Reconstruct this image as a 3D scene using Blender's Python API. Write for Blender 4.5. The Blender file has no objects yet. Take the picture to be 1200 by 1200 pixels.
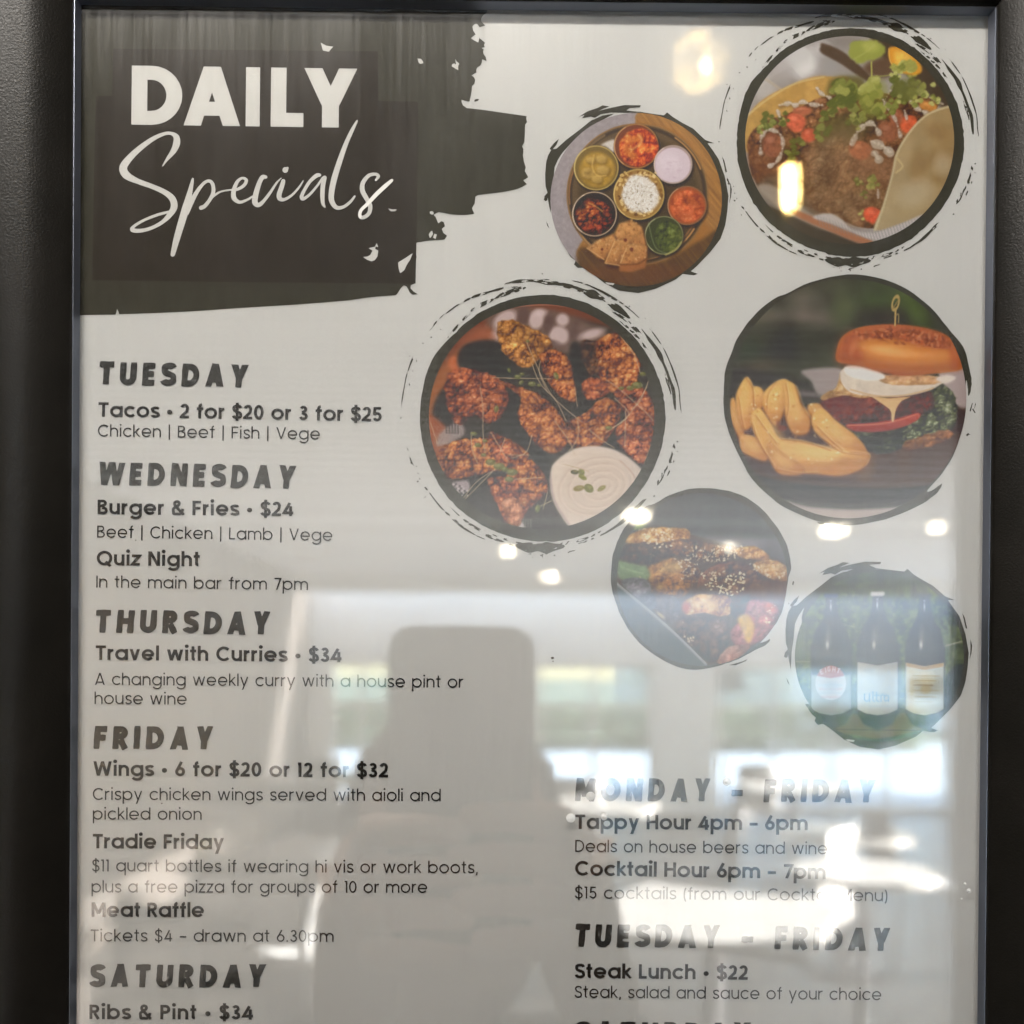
import bpy, bmesh, math, random
import numpy as np
from mathutils import Vector, Matrix, Euler
from mathutils.geometry import tessellate_polygon

sc = bpy.context.scene
col = sc.collection
random.seed(7)
R = math.radians

# ---------------------------------------------------------------- camera, sky, sun, exposure
# the camera is the lens of a phone held 236 mm in front of the framed menu; the photograph is the
# lower part of a taller frame, hence the vertical shift
CAM = Vector((0.0, -0.236, 1.60))
F_PX = 1202.0
PITCH, YAW, ROLL = R(-0.37), R(-0.35), R(0.45)
cam_data = bpy.data.cameras.new('camera')
cam = bpy.data.objects.new('camera', cam_data)
col.objects.link(cam)
cam.location = CAM
CAM_ROT = (Euler((R(90) + PITCH, 0, YAW), 'XYZ').to_matrix() @ Matrix.Rotation(ROLL, 3, 'Z'))
cam.rotation_euler = CAM_ROT.to_euler()
cam_data.sensor_width = 36.0
cam_data.lens = F_PX / 1200 * 36
cam_data.shift_y = 200 / 1200
cam_data.clip_start = 0.01
cam_data.clip_end = 2000
# the phone's lens opening is 3.2 mm: sharp on the menu, soft on everything mirrored
cam_data.dof.use_dof = True
cam_data.dof.focus_distance = 0.2365
cam_data.dof.aperture_fstop = 11.3
sc.camera = cam

SUN_EL, SUN_AZ = R(15), R(101)          # the sun stands off to the right of the room (towards +x, a little on the menu wall's side)
world = bpy.data.worlds.new('World')
sc.world = world
world.use_nodes = True
wn = world.node_tree.nodes
wn.clear()
sky = wn.new('ShaderNodeTexSky')
sky.sky_type = 'NISHITA'
sky.sun_disc = False
sky.sun_elevation = SUN_EL
sky.sun_rotation = SUN_AZ
bg = wn.new('ShaderNodeBackground')
bg.inputs['Strength'].default_value = 0.09
wo = wn.new('ShaderNodeOutputWorld')
world.node_tree.links.new(sky.outputs[0], bg.inputs[0])
world.node_tree.links.new(bg.outputs[0], wo.inputs[0])
sd = bpy.data.lights.new('sun', 'SUN')
sd.energy = 5.0
sd.angle = R(0.53)
sd.color = (1.0, 0.98, 0.955)
sun = bpy.data.objects.new('sun', sd)
col.objects.link(sun)
# azimuth measured like the sky's: 0 = +y, 90 = +x
sdir = Vector((math.sin(SUN_AZ) * math.cos(SUN_EL), math.cos(SUN_AZ) * math.cos(SUN_EL), math.sin(SUN_EL)))
sun.rotation_euler = (-sdir).to_track_quat('-Z', 'Y').to_euler()
sun.location = sdir * 30

sc.view_settings.view_transform = 'Standard'
sc.view_settings.look = 'None'
sc.view_settings.gamma = 1
sc.view_settings.use_curve_mapping = False
sc.view_settings.exposure = 4.7
try:
    sc.cycles.max_bounces = 10
    sc.cycles.diffuse_bounces = 5
    sc.cycles.transparent_max_bounces = 16
    sc.cycles.sample_clamp_indirect = 6
    sc.cycles.blur_glossy = 0.3
    sc.cycles.use_denoising = True
except Exception:
    pass

# ---------------------------------------------------------------- where a point of the picture lies on the menu's plane
CR = np.array(CAM_ROT)
CV = np.array(CAM)
def ray(px, py):
    px, py = np.asarray(px, float), np.asarray(py, float)
    d = np.stack([(px - 600) / F_PX, (800 - py) / F_PX, -np.ones_like(px)], -1)
    return d @ CR.T
def P(px, py, h=0.0):
    """world point on the plane h metres in front of the menu (y = -h)"""
    d = ray(px, py)
    t = (-h - CV[1]) / d[..., 1]
    q = CV + d * t[..., None]
    q[..., 1] = -h
    return q
def RW(px, py, Y):
    """where something stands, Y metres into the room, that is seen mirrored at this spot of the glass"""
    d = ray(px, py)
    t = (0.236 + Y) / d[..., 1]
    q = CV + d * t[..., None]
    q[..., 1] = -Y
    return q
MM = 0.236 / F_PX                       # metres per photo pixel on the menu

# ---------------------------------------------------------------- helpers
def tag(o, label=None, cat=None, group=None, kind=None):
    if label: o['label'] = label
    if cat: o['category'] = cat
    if group: o['group'] = group
    if kind: o['kind'] = kind
    return o

def empty(name, loc, rz=0.0):
    o = bpy.data.objects.new(name, None)
    col.objects.link(o)
    o.location = loc
    o.rotation_euler = (0, 0, rz)
    o.empty_display_size = 0.05
    return o

def mesh_obj(name, verts, faces, mat, parent=None, smooth=False, world_space=True, edges=()):
    me = bpy.data.meshes.new(name)
    v = np.asarray(verts, float)
    if parent is not None and world_space:
        v = v - np.array(parent_origin(parent))
    me.from_pydata(v.tolist(), list(edges), [list(map(int, f)) for f in faces])
    me.update()
    if mat: me.materials.append(mat)
    if smooth:
        me.polygons.foreach_set('use_smooth', [True] * len(me.polygons))
    o = bpy.data.objects.new(name, me)
    col.objects.link(o)
    if parent is not None:
        o.parent = parent
    return o

def parent_origin(p):
    v = Vector((0, 0, 0))
    while p is not None:
        v = v + p.location
        p = p.parent
    return v

class MB:
    """collects simple solids, then links them as one mesh object"""
    def __init__(s):
        s.bm = bmesh.new()
    def box(s, a, b, bev=0.0, rz=0.0):
        a, b = Vector(a), Vector(b)
        c, d = (a + b) / 2, (b - a)
        m = Matrix.Translation(c) @ Matrix.Rotation(rz, 4, 'Z') @ Matrix.Diagonal((abs(d.x), abs(d.y), abs(d.z), 1))
        r = bmesh.ops.create_cube(s.bm, size=1, matrix=m)
        if bev:
            es = list({e for v in r['verts'] for e in v.link_edges})
            bmesh.ops.bevel(s.bm, geom=es, offset=bev, segments=2, affect='EDGES', profile=0.6)
        return s
    def tube(s, pts, rad, n=10, cap=True):
        pts = [Vector(p) for p in pts]
        rings = []
        for i, p in enumerate(pts):
            d = (pts[min(i + 1, len(pts) - 1)] - pts[max(i - 1, 0)]).normalized()
            up = Vector((0, 0, 1)) if abs(d.z) < .95 else Vector((1, 0, 0))
            u = d.cross(up).normalized(); w = d.cross(u).normalized()
            r = rad[i] if isinstance(rad, (list, tuple)) else rad
            rings.append([s.bm.verts.new(p + u * r * math.cos(6.28318 * k / n) + w * r * math.sin(6.28318 * k / n)) for k in range(n)])
        for a, b in zip(rings, rings[1:]):
            for k in range(n):
                s.bm.faces.new((a[k], a[(k + 1) % n], b[(k + 1) % n], b[k]))
        if cap:
            s.bm.faces.new(rings[0][::-1]); s.bm.faces.new(rings[-1])
        return s
    def lathe(s, prof, c=(0, 0, 0), n=24, sx=1.0, sy=1.0):
        c = Vector(c); rings = []
        for r, z in prof:
            if r < 1e-6:
                rings.append([s.bm.verts.new(c + Vector((0, 0, z)))] * n)
            else:
                rings.append([s.bm.verts.new(c + Vector((r * sx * math.cos(6.28318 * k / n), r * sy * math.sin(6.28318 * k / n), z))) for k in range(n)])
        for a, b in zip(rings, rings[1:]):
            for k in range(n):
                f = []
                for v in (a[k], a[(k + 1) % n], b[(k + 1) % n], b[k]):
                    if v not in f: f.append(v)
                if len(f) > 2:
                    try: s.bm.faces.new(f)
                    except ValueError: pass
        return s
    def build(s, name, mat, parent=None, smooth=False):
        bmesh.ops.recalc_face_normals(s.bm, faces=s.bm.faces)
        if parent is not None:
            bmesh.ops.translate(s.bm, verts=s.bm.verts, vec=-parent_origin(parent))
        me = bpy.data.meshes.new(name)
        s.bm.to_mesh(me); s.bm.free()
        if mat: me.materials.append(mat)
        if smooth:
            me.polygons.foreach_set('use_smooth', [True] * len(me.polygons))
            me.set_sharp_from_angle(angle=R(40))
        o = bpy.data.objects.new(name, me)
        col.objects.link(o)
        if parent is not None: o.parent = parent
        return o

def copy_tree(o, parent=None):
    c = o.copy()
    col.objects.link(c)
    if parent is not None: c.parent = parent
    for ch in list(o.children):
        copy_tree(ch, c)
    return c

# ---------------------------------------------------------------- materials
def srgb(c):
    c = np.asarray(c, float) / 255
    return np.where(c <= .04045, c / 12.92, ((c + .055) / 1.055) ** 2.4)
INK_K, INK_SUB = 1.42, 0.022
def ink(c):
    """display tone of the printed sheet -> reflectance of the print"""
    v = (srgb(c) - INK_SUB) * INK_K
    l = v.mean(-1, keepdims=True)
    return np.clip(l + (v - l) * .98, .006, .9)

class Mat:
    def __init__(s, name, base=(.5, .5, .5), rough=.5, metal=0.0, spec=.5):
        s.m = bpy.data.materials.new(name); s.m.use_nodes = True
        s.n = s.m.node_tree.nodes; s.l = s.m.node_tree.links
        s.p = s.n['Principled BSDF']
        s.p.inputs['Base Color'].default_value = (*base, 1)
        s.p.inputs['Roughness'].default_value = rough
        s.p.inputs['Metallic'].default_value = metal
        s.p.inputs['Specular IOR Level'].default_value = spec
        s.out = s.n['Material Output']
    def coord(s, kind='Object', scale=(1, 1, 1), rot=(0, 0, 0)):
        t = s.n.new('ShaderNodeTexCoord'); m = s.n.new('ShaderNodeMapping')
        m.inputs['Scale'].default_value = scale; m.inputs['Rotation'].default_value = rot
        s.l.new(t.outputs[kind], m.inputs[0]); return m.outputs[0]
    def noise(s, vec, scale, detail=4, rough=.5, dist=0):
        t = s.n.new('ShaderNodeTexNoise'); t.inputs['Scale'].default_value = scale
        t.inputs['Detail'].default_value = detail; t.inputs['Roughness'].default_value = rough
        t.inputs['Distortion'].default_value = dist
        s.l.new(vec, t.inputs['Vector']); return t.outputs['Fac']
    def ramp(s, fac, stops):
        r = s.n.new('ShaderNodeValToRGB'); e = r.color_ramp.elements
        while len(e) < len(stops): e.new(0.5)
        for k, (p_, c) in enumerate(stops):
            e[k].position = p_; e[k].color = (*c, 1) if len(c) == 3 else c
        s.l.new(fac, r.inputs[0]); return r.outputs[0]
    def bump(s, h, strength=.3, dist=.001):
        b = s.n.new('ShaderNodeBump'); b.inputs['Strength'].default_value = strength; b.inputs['Distance'].default_value = dist
        s.l.new(h, b.inputs['Height']); s.l.new(b.outputs[0], s.p.inputs['Normal']); return b
    def colour(s, out): s.l.new(out, s.p.inputs['Base Color']); return s
    def rough(s, out): s.l.new(out, s.p.inputs['Roughness']); return s

def noisy(name, a, b, scale, rough=.5, bump=0, dist=.001, bscale=None, stretch=(1, 1, 1), metal=0.0, detail=5):
    m = Mat(name, a, rough, metal)
    v = m.coord('Object', stretch)
    f = m.noise(v, scale, detail)
    m.colour(m.ramp(f, [(.35, a), (.65, b)]))
    if bump:
        m.bump(m.noise(v, bscale or scale * 3, 6), bump, dist)
    return m.m
# ---------------------------------------------------------------- painter for the printed food photographs
import numpy as np

def _catmull(pts, n=6, closed=True):
    P = np.array(pts, float)
    N = len(P)
    out = []
    rng = range(N) if closed else range(N - 1)
    for i in rng:
        if closed:
            p0, p1, p2, p3 = P[i - 1], P[i], P[(i + 1) % N], P[(i + 2) % N]
        else:
            p0, p1, p2, p3 = P[max(i - 1, 0)], P[i], P[i + 1], P[min(i + 2, N - 1)]
        for k in range(n):
            t = k / n
            out.append(0.5 * ((2 * p1) + (-p0 + p2) * t + (2 * p0 - 5 * p1 + 4 * p2 - p3) * t * t
                              + (-p0 + 3 * p1 - 3 * p2 + p3) * t ** 3))
    if not closed:
        out.append(P[-1])
    return np.array(out)

def _blur(a, r):
    r = int(round(r))
    if r < 1:
        return a
    for _ in range(2):
        for ax in (0, 1):
            pad = [(0, 0)] * a.ndim
            pad[ax] = (r + 1, r)
            c = np.cumsum(np.pad(a, pad, mode='edge'), axis=ax)
            n = a.shape[ax]
            hi = np.take(c, range(2 * r + 1, 2 * r + 1 + n), axis=ax)
            lo = np.take(c, range(0, n), axis=ax)
            a = (hi - lo) / (2 * r + 1)
    return a

class Canvas:
    def __init__(s, x0, y0, x1, y1, step, base, seed=1):
        s.step = step
        s.x0, s.y0 = x0, y0
        s.nx, s.ny = int((x1 - x0) / step) + 1, int((y1 - y0) / step) + 1
        s.X, s.Y = np.meshgrid(x0 + np.arange(s.nx) * step, y0 + np.arange(s.ny) * step)
        s.A = np.zeros((s.ny, s.nx, 3)) + np.array(base, float)
        s.rs = np.random.RandomState(seed)

    def noise(s, sx, sy=None, octs=3, seed=0, rot=0, box=None, gain=0.5):
        sy = sy or sx
        X, Y = (s.X, s.Y) if box is None else (s.X[box], s.Y[box])
        c, q = math.cos(rot), math.sin(rot)
        U, V = (X * c + Y * q) / sx, (-X * q + Y * c) / sy
        out = np.zeros_like(U); amp = 1.0; tot = 0
        for o in range(octs):
            rs = np.random.RandomState(seed * 7 + o)
            T = rs.rand(64, 64)
            u, v = U + o * 13.7 + 500, V + o * 7.3 + 500
            i, j = np.floor(u).astype(int), np.floor(v).astype(int)
            fu, fv = u - i, v - j
            fu, fv = fu * fu * (3 - 2 * fu), fv * fv * (3 - 2 * fv)
            a = T[j % 64, i % 64]; b = T[j % 64, (i + 1) % 64]
            d = T[(j + 1) % 64, i % 64]; e = T[(j + 1) % 64, (i + 1) % 64]
            out += amp * ((a * (1 - fu) + b * fu) * (1 - fv) + (d * (1 - fu) + e * fu) * fv)
            tot += amp; amp *= gain; U = U * 2; V = V * 2
        return out / tot

    def knobs(s, size, seed, box, warp=4):
        """rounded bumps packed side by side, 1 on each top and 0 in the cracks between"""
        X = s.X[box] + (s.noise(size * .9, octs=2, seed=seed + 40, box=box) - .5) * 2 * warp
        Y = s.Y[box] + (s.noise(size * .9, octs=2, seed=seed + 41, box=box) - .5) * 2 * warp
        U, V = X / size + 200, Y / size + 200
        i, j = np.floor(U).astype(int), np.floor(V).astype(int)
        rs = np.random.RandomState(seed)
        JX, JY = rs.rand(97, 97), rs.rand(97, 97)
        best = np.full(U.shape, 9.0); sec = best.copy()
        for di in (-1, 0, 1):
            for dj in (-1, 0, 1):
                a, q = (i + di) % 97, (j + dj) % 97
                d = np.hypot(U - (i + di + JX[q, a]), V - (j + dj + JY[q, a]))
                sec = np.minimum(sec, np.maximum(best, d)); best = np.minimum(best, d)
        return np.clip((sec - best) * 1.5, 0, 1) * .6 + np.clip(1.1 - best, 0, 1) * .4

    def box(s, xa, ya, xb, yb, pad=0):
        i0 = max(0, int((xa - pad - s.x0) / s.step)); i1 = min(s.nx, int((xb + pad - s.x0) / s.step) + 2)
        j0 = max(0, int((ya - pad - s.y0) / s.step)); j1 = min(s.ny, int((yb + pad - s.y0) / s.step) + 2)
        if i1 <= i0 or j1 <= j0:
            return None
        return (slice(j0, j1), slice(i0, i1))

    def pmask(s, pts, smooth=True, soft=1.0, warp=0, wscale=12, seed=3):
        P = _catmull(pts) if smooth else np.array(pts, float)
        b = s.box(P[:, 0].min(), P[:, 1].min(), P[:, 0].max(), P[:, 1].max(), soft * s.step * 3 + warp + 2)
        if b is None:
            return None, None
        X, Y = s.X[b], s.Y[b]
        if warp:
            X = X + (s.noise(wscale, octs=2, seed=seed, box=b) - .5) * 2 * warp
            Y = Y + (s.noise(wscale, octs=2, seed=seed + 9, box=b) - .5) * 2 * warp
        m = np.zeros(X.shape, bool)
        n = len(P)
        for k in range(n):
            x1, y1 = P[k]; x2, y2 = P[(k + 1) % n]
            if y1 == y2:
                continue
            rows = (Y < max(y1, y2)) & (Y >= min(y1, y2))
            xi = x1 + (Y - y1) * (x2 - x1) / (y2 - y1)
            m ^= rows & (X < xi)
        return b, _blur(m.astype(float), soft)

    def blend(s, b, m, col, alpha=1.0):
        m = (m * alpha)[..., None]
        s.A[b] = s.A[b] * (1 - m) + np.asarray(col, float) * m

    def poly(s, pts, col, alpha=1, soft=1, smooth=True, warp=0, wscale=12, grad=None, seed=3, tex=0, tscale=6):
        b, m = s.pmask(pts, smooth, soft, warp, wscale, seed)
        if b is None:
            return
        c = np.array(col, float)
        if grad is not None:       # (dx, dy, col2): colour runs towards col2 along the direction
            dx, dy, c2 = grad
            t = s.X[b] * dx + s.Y[b] * dy
            w = m > .3
            if w.any():
                t = np.clip((t - t[w].min()) / (np.ptp(t[w]) + 1e-6), 0, 1)[..., None]
                c = c * (1 - t) + np.array(c2, float) * t
        if tex:
            n = s.noise(tscale, octs=3, seed=seed + 5, box=b)[..., None]
            c = c * (1 + (n - .5) * tex)
        s.blend(b, m, c, alpha)

    def ell(s, cx, cy, rx, ry=None, rot=0, col=(0, 0, 0), alpha=1, soft=1.0, ring=None):
        ry = ry or rx
        R = max(rx, ry)
        b = s.box(cx - R, cy - R, cx + R, cy + R, soft * s.step * 2 + 2 + (ring or 0))
        if b is None:
            return
        c, q = math.cos(rot), math.sin(rot)
        X, Y = s.X[b] - cx, s.Y[b] - cy
        u, v = (X * c + Y * q), (-X * q + Y * c)
        d = (np.sqrt((u / rx) ** 2 + (v / ry) ** 2) - 1) * min(rx, ry)
        if ring:
            d = np.abs(d) - ring / 2
        m = np.clip(.5 - d / (soft * s.step * 1.6), 0, 1)
        s.blend(b, m, col, alpha)

    def line(s, pts, w, col, alpha=1, soft=.7, smooth=True, taper=False):
        P = _catmull(pts, 5, False) if smooth and len(pts) > 2 else np.array(pts, float)
        b = s.box(P[:, 0].min(), P[:, 1].min(), P[:, 0].max(), P[:, 1].max(), w + soft * s.step * 3)
        if b is None:
            return
        X, Y = s.X[b], s.Y[b]
        m = np.zeros_like(X)
        n = len(P) - 1
        for k in range(n):
            ax, ay = P[k]; bx, by = P[k + 1]
            L = (bx - ax) ** 2 + (by - ay) ** 2 + 1e-9
            t = np.clip(((X - ax) * (bx - ax) + (Y - ay) * (by - ay)) / L, 0, 1)
            d = np.hypot(X - ax - t * (bx - ax), Y - ay - t * (by - ay))
            ww = w * (1 - .75 * (k + t) / n) if taper else w
            m = np.maximum(m, np.clip(.5 - (d - ww / 2) / (soft * s.step * 1.6), 0, 1))
        s.blend(b, m, col, alpha)

    def crust(s, pts, cols, scale=14, soft=1, warp=5, seed=1, light=(-.5, -.8), edge=.5, relief=1.0, alpha=1, ridge=.6):
        """a lumpy fried or saucy piece: dark cracks between lit knobs"""
        b, m = s.pmask(pts, True, soft, warp, scale * .8, seed)
        if b is None:
            return
        h = s.noise(scale, octs=3, seed=seed + 1, box=b, gain=.5)
        k1 = s.knobs(scale * 1.1, seed + 2, b, scale * .45)
        k0 = s.knobs(scale * 2.6, seed + 12, b, scale * 1.1)
        k2 = s.knobs(scale * .5, seed + 3, b, scale * .25)
        inner = _blur(m, max(2, scale * .8 / s.step))
        H = k0 * 1.1 * ridge + k1 * .55 * ridge + k2 * .35 * ridge + h * (1.1 - ridge) + inner * .9
        H = _blur(H, .6)
        gy, gx = np.gradient(H)
        sh = -(gx * light[0] + gy * light[1]) * -1
        sh = (gx * -light[0] + gy * -light[1]) / s.step * scale * .55 * relief
        v = np.clip(.40 + np.tanh(sh * 1.3) * .3 + (k1 - .55) * .34 + (k0 - .5) * .42 + (k2 - .5) * .25 + (h - .5) * .5, 0, 1)
        v = v + (s.noise(scale * 2.8, octs=2, seed=seed + 30, box=b) - .5) * .55
        v = v * (1 - edge * (1 - np.clip(inner * 1.5 - .35, 0, 1)))
        c = _ramp(v, cols)
        tone = s.noise(scale * 2.6, octs=2, seed=seed + 4, box=b)[..., None]
        c = c * (.74 + .52 * tone)
        s.blend(b, m, c, alpha)

    def speck(s, pts, n, size, cols, alpha=.9, seed=2, aspect=1.0, soft=.7):
        """small flecks scattered in a polygon"""
        rs = np.random.RandomState(seed)
        P = np.array(pts, float)
        lo, hi = P.min(0), P.max(0)
        k = 0; tries = 0
        while k < n and tries < n * 20:
            tries += 1
            x, y = lo + rs.rand(2) * (hi - lo)
            ins = False
            j = len(P) - 1
            for i in range(len(P)):
                if (P[i, 1] > y) != (P[j, 1] > y) and x < (P[j, 0] - P[i, 0]) * (y - P[i, 1]) / (P[j, 1] - P[i, 1]) + P[i, 0]:
                    ins = not ins
                j = i
            if not ins:
                continue
            k += 1
            r = size * (.6 + .8 * rs.rand())
            s.ell(x, y, r * aspect, r, rs.rand() * 3.14, cols[rs.randint(len(cols))], alpha, soft)

    def blobs(s, items, soft=8):
        for (x, y, rx, ry, rot, col, al) in items:
            s.ell(x, y, rx, ry, rot, col, al, soft)

    def grain(s, amt=6, seed=5):
        s.A += (np.random.RandomState(seed).rand(s.ny, s.nx, 1) - .5) * amt
        # faint linen weave of the print
        s.A += (np.sin(s.X / s.step * 1.9) * np.sin(s.Y / s.step * 1.9))[..., None] * amt * .15

    def sample(s, x, y):
        u = np.clip((x - s.x0) / s.step, 0, s.nx - 1.001); v = np.clip((y - s.y0) / s.step, 0, s.ny - 1.001)
        i, j = u.astype(int), v.astype(int)
        fu, fv = (u - i)[..., None], (v - j)[..., None]
        A = s.A
        return (A[j, i] * (1 - fu) + A[j, i + 1] * fu) * (1 - fv) + (A[j + 1, i] * (1 - fu) + A[j + 1, i + 1] * fu) * fv

def _ramp(v, cols):
    cols = np.array(cols, float)
    t = np.clip(v, 0, 1) * (len(cols) - 1.0001)
    i = t.astype(int); f = (t - i)[..., None]
    return cols[i] * (1 - f) + cols[i + 1] * f
FRIED = [(56, 28, 18), (116, 60, 32), (170, 100, 52), (208, 142, 80), (236, 184, 124)]
FRIED_GOLD = [(78, 48, 24), (138, 90, 42), (186, 130, 66), (214, 164, 94), (238, 200, 140)]
FRIED_RED = [(50, 26, 20), (112, 54, 34), (164, 88, 52), (202, 126, 80), (232, 172, 124)]

def sprig(c, pts, w=3, col=(168, 150, 112), leaf=None, lc=(96, 108, 52)):
    c.line(pts, w, col, .9, .6)
    if leaf:
        for (x, y, r) in leaf:
            c.ell(x, y, r, r * .7, x * .3, lc, .9, 1)
            c.ell(x - r * .3, y - r * .3, r * .5, r * .35, 0, tuple(min(255, v + 40) for v in lc), .6, 1)

def paint_wings():
    c = Canvas(90, 70, 960, 950, 1.5, (52, 48, 44), 3)
    # wooden table and blurred cloth behind
    c.poly([(90, 70), (960, 70), (960, 260), (760, 190), (560, 150), (420, 200), (330, 330), (90, 520)], (112, 62, 42), 1, 6)
    c.poly([(90, 560), (120, 420), (200, 300), (330, 200), (420, 150), (360, 260), (250, 330), (190, 420), (150, 560)], (150, 92, 48), .9, 6)
    c.poly([(330, 160), (420, 120), (560, 130), (700, 180), (760, 230), (690, 300), (560, 270), (380, 240)], (106, 84, 76), 1, 6)
    for (x, y, w, h, r) in [(395, 165, 45, 28, -.6), (505, 165, 26, 32, .2), (585, 220, 36, 32, .3), (598, 165, 22, 22, .2), (700, 215, 45, 16, -.3), (355, 235, 18, 32, .2), (520, 140, 22, 14, 0)]:
        c.ell(x, y, w, h, r, (196, 176, 176), .85, 6)
    for (x, y, w, h, r) in [(460, 150, 20, 34, .1), (548, 180, 16, 36, .2), (640, 200, 16, 34, .3), (560, 245, 30, 10, .2)]:
        c.ell(x, y, w, h, r, (92, 70, 66), .8, 5)
    c.line([(420, 118), (560, 112), (680, 135), (790, 190)], 5, (176, 118, 96), .7, 2)
    c.poly([(250, 230), (340, 190), (370, 300), (330, 350), (240, 330)], (150, 86, 60), .8, 7)
    c.ell(318, 316, 22, 24, 0, (128, 92, 74), .8, 5)
    c.ell(222, 318, 26, 26, 0, (196, 104, 58), .75, 6)
    # dark gaps of the bowl
    for p in [[(250, 255), (370, 240), (430, 330), (400, 400), (240, 340)],
              [(150, 450), (200, 400), (250, 540), (180, 590), (140, 540)],
              [(400, 420), (450, 440), (520, 560), (560, 640), (560, 760), (480, 700), (350, 570)],
              [(640, 240), (720, 330), (700, 500), (640, 480), (620, 320)],
              [(220, 740), (360, 690), (420, 900), (620, 900), (560, 780), (560, 700), (700, 950), (400, 960), (200, 800)],
              [(740, 560), (800, 540), (800, 640), (720, 600)]]:
        c.poly(p, (40, 38, 38), .95, 4)
    c.poly([(128, 500), (200, 560), (170, 640), (128, 600)], (158, 88, 54), .9, 4)
    c.poly([(170, 560), (235, 520), (250, 570), (160, 612)], (150, 136, 134), .9, 3, warp=3)
    for i in range(5):
        for j in range(5):
            c.ell(190 + i * 10, 530 + j * 8, 3.2, 3.2, 0, (60, 52, 54), .8, .7)
    c.poly([(205, 742), (262, 730), (270, 762), (232, 775)], (166, 150, 154), .9, 2)
    for i in range(7):
        for j in range(6):
            if j - i * .6 > -1.5:
                c.ell(205 + i * 9 + (j % 2) * 4, 742 + j * 8, 3.2, 3.2, 0, (190, 176, 178) if (i + j) % 2 else (40, 38, 40), .8, .7)
    c.poly([(400, 880), (455, 876), (460, 905), (410, 900)], (200, 188, 186), .9, 2)
    for i in range(5):
        for j in range(4):
            c.ell(450 + i * 9, 868 + j * 8, 2.6, 2.6, 0, (150, 140, 140), .7, .7)
    # chicken pieces
    c.crust([(370, 180), (420, 165), (480, 190), (540, 220), (560, 260), (520, 300), (470, 335), (420, 310), (380, 260)], FRIED_GOLD, 17, seed=11, warp=5)
    c.crust([(520, 290), (570, 270), (620, 300), (640, 380), (645, 450), (600, 440), (560, 400), (530, 350)], FRIED, 14, seed=12)
    c.crust([(660, 250), (720, 240), (740, 300), (720, 380), (680, 340)], [(40, 30, 26), (70, 48, 36), (110, 74, 50), (140, 96, 70)], 13, seed=13)
    c.crust([(720, 240), (780, 210), (840, 250), (870, 320), (850, 390), (790, 420), (740, 400), (720, 320)], FRIED, 14, seed=14, relief=1.2)
    c.crust([(670, 380), (730, 370), (760, 420), (700, 450), (668, 420)], FRIED_RED, 10, seed=15)
    c.crust([(200, 350), (250, 335), (310, 345), (370, 370), (405, 420), (395, 490), (340, 530), (290, 500), (230, 535), (195, 480), (185, 410)], FRIED_RED, 16, seed=16, warp=6, relief=1.2)
    c.crust([(370, 375), (440, 400), (520, 430), (590, 500), (620, 580), (590, 630), (530, 625), (470, 560), (440, 500), (450, 440)], FRIED, 14, seed=17)
    c.crust([(610, 530), (680, 490), (740, 440), (800, 470), (790, 530), (740, 600), (680, 620), (620, 600)], FRIED, 13, seed=18)
    c.crust([(780, 420), (870, 400), (920, 470), (925, 560), (890, 670), (820, 630), (780, 560), (820, 500)], FRIED_RED, 13, seed=19)
    c.crust([(150, 640), (220, 590), (320, 580), (400, 580), (480, 640), (430, 680), (300, 710), (200, 725), (170, 690)], FRIED, 12, seed=20, relief=1.2)
    c.crust([(340, 560), (410, 590), (470, 650), (430, 680), (350, 640)], FRIED_RED, 11, seed=21)
    c.crust([(400, 680), (470, 650), (530, 700), (545, 760), (500, 790), (420, 760)], FRIED, 13, seed=22)
    c.crust([(340, 720), (420, 720), (480, 770), (530, 780), (470, 840), (440, 890), (400, 880), (370, 820), (345, 770)], FRIED_RED, 13, seed=23)
    c.crust([(385, 800), (450, 800), (450, 880), (410, 882)], [(90, 50, 36), (150, 90, 60), (200, 136, 100), (220, 164, 130)], 18, seed=24)
    # sauce
    c.poly([(555, 700), (575, 660), (640, 618), (720, 608), (800, 630), (875, 690), (900, 760), (760, 900), (640, 900), (590, 850), (558, 780)], (210, 196, 184), 1, 1.5, grad=(1, .6, (192, 178, 168)))
    c.poly([(590, 720), (640, 660), (740, 640), (820, 690), (800, 800), (700, 850), (620, 820)], (198, 182, 168), .8, 8)
    for k, (rx, ry, off) in enumerate([(130, 96, 0), (100, 74, 6), (66, 48, 14), (34, 26, 20)]):
        c.ell(715 + off, 750 - k, rx, ry, -.3, (172, 150, 136), .45, 4, ring=8)
        c.ell(718 + off, 753 - k, rx, ry, -.3, (226, 212, 200), .55, 3, ring=5)
    c.line([(800, 660), (840, 700), (850, 720)], 5, (170, 140, 128), .6, 2)
    c.line([(556, 720), (570, 800), (625, 890)], 7, (166, 142, 140), .6, 2)
    for (x, y, rx, ry, r, col) in [(640, 700, 14, 8, .1, (72, 68, 34)), (664, 700, 12, 10, .6, (110, 112, 52)), (668, 718, 16, 8, .5, (120, 120, 56)),
                                   (655, 757, 20, 10, -.2, (124, 108, 44)), (690, 757, 18, 14, .6, (104, 104, 44)), (735, 757, 16, 8, -.5, (128, 120, 62))]:
        c.ell(x, y, rx, ry, r, col, .95, 1.2)
        c.ell(x + 3, y - 3, rx * .4, ry * .4, r, (160, 158, 88), .5, 1)
    c.line([(600, 672), (680, 694), (690, 702)], 3, (180, 160, 130), .8)
    # cress
    st = (186, 164, 134)
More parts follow.
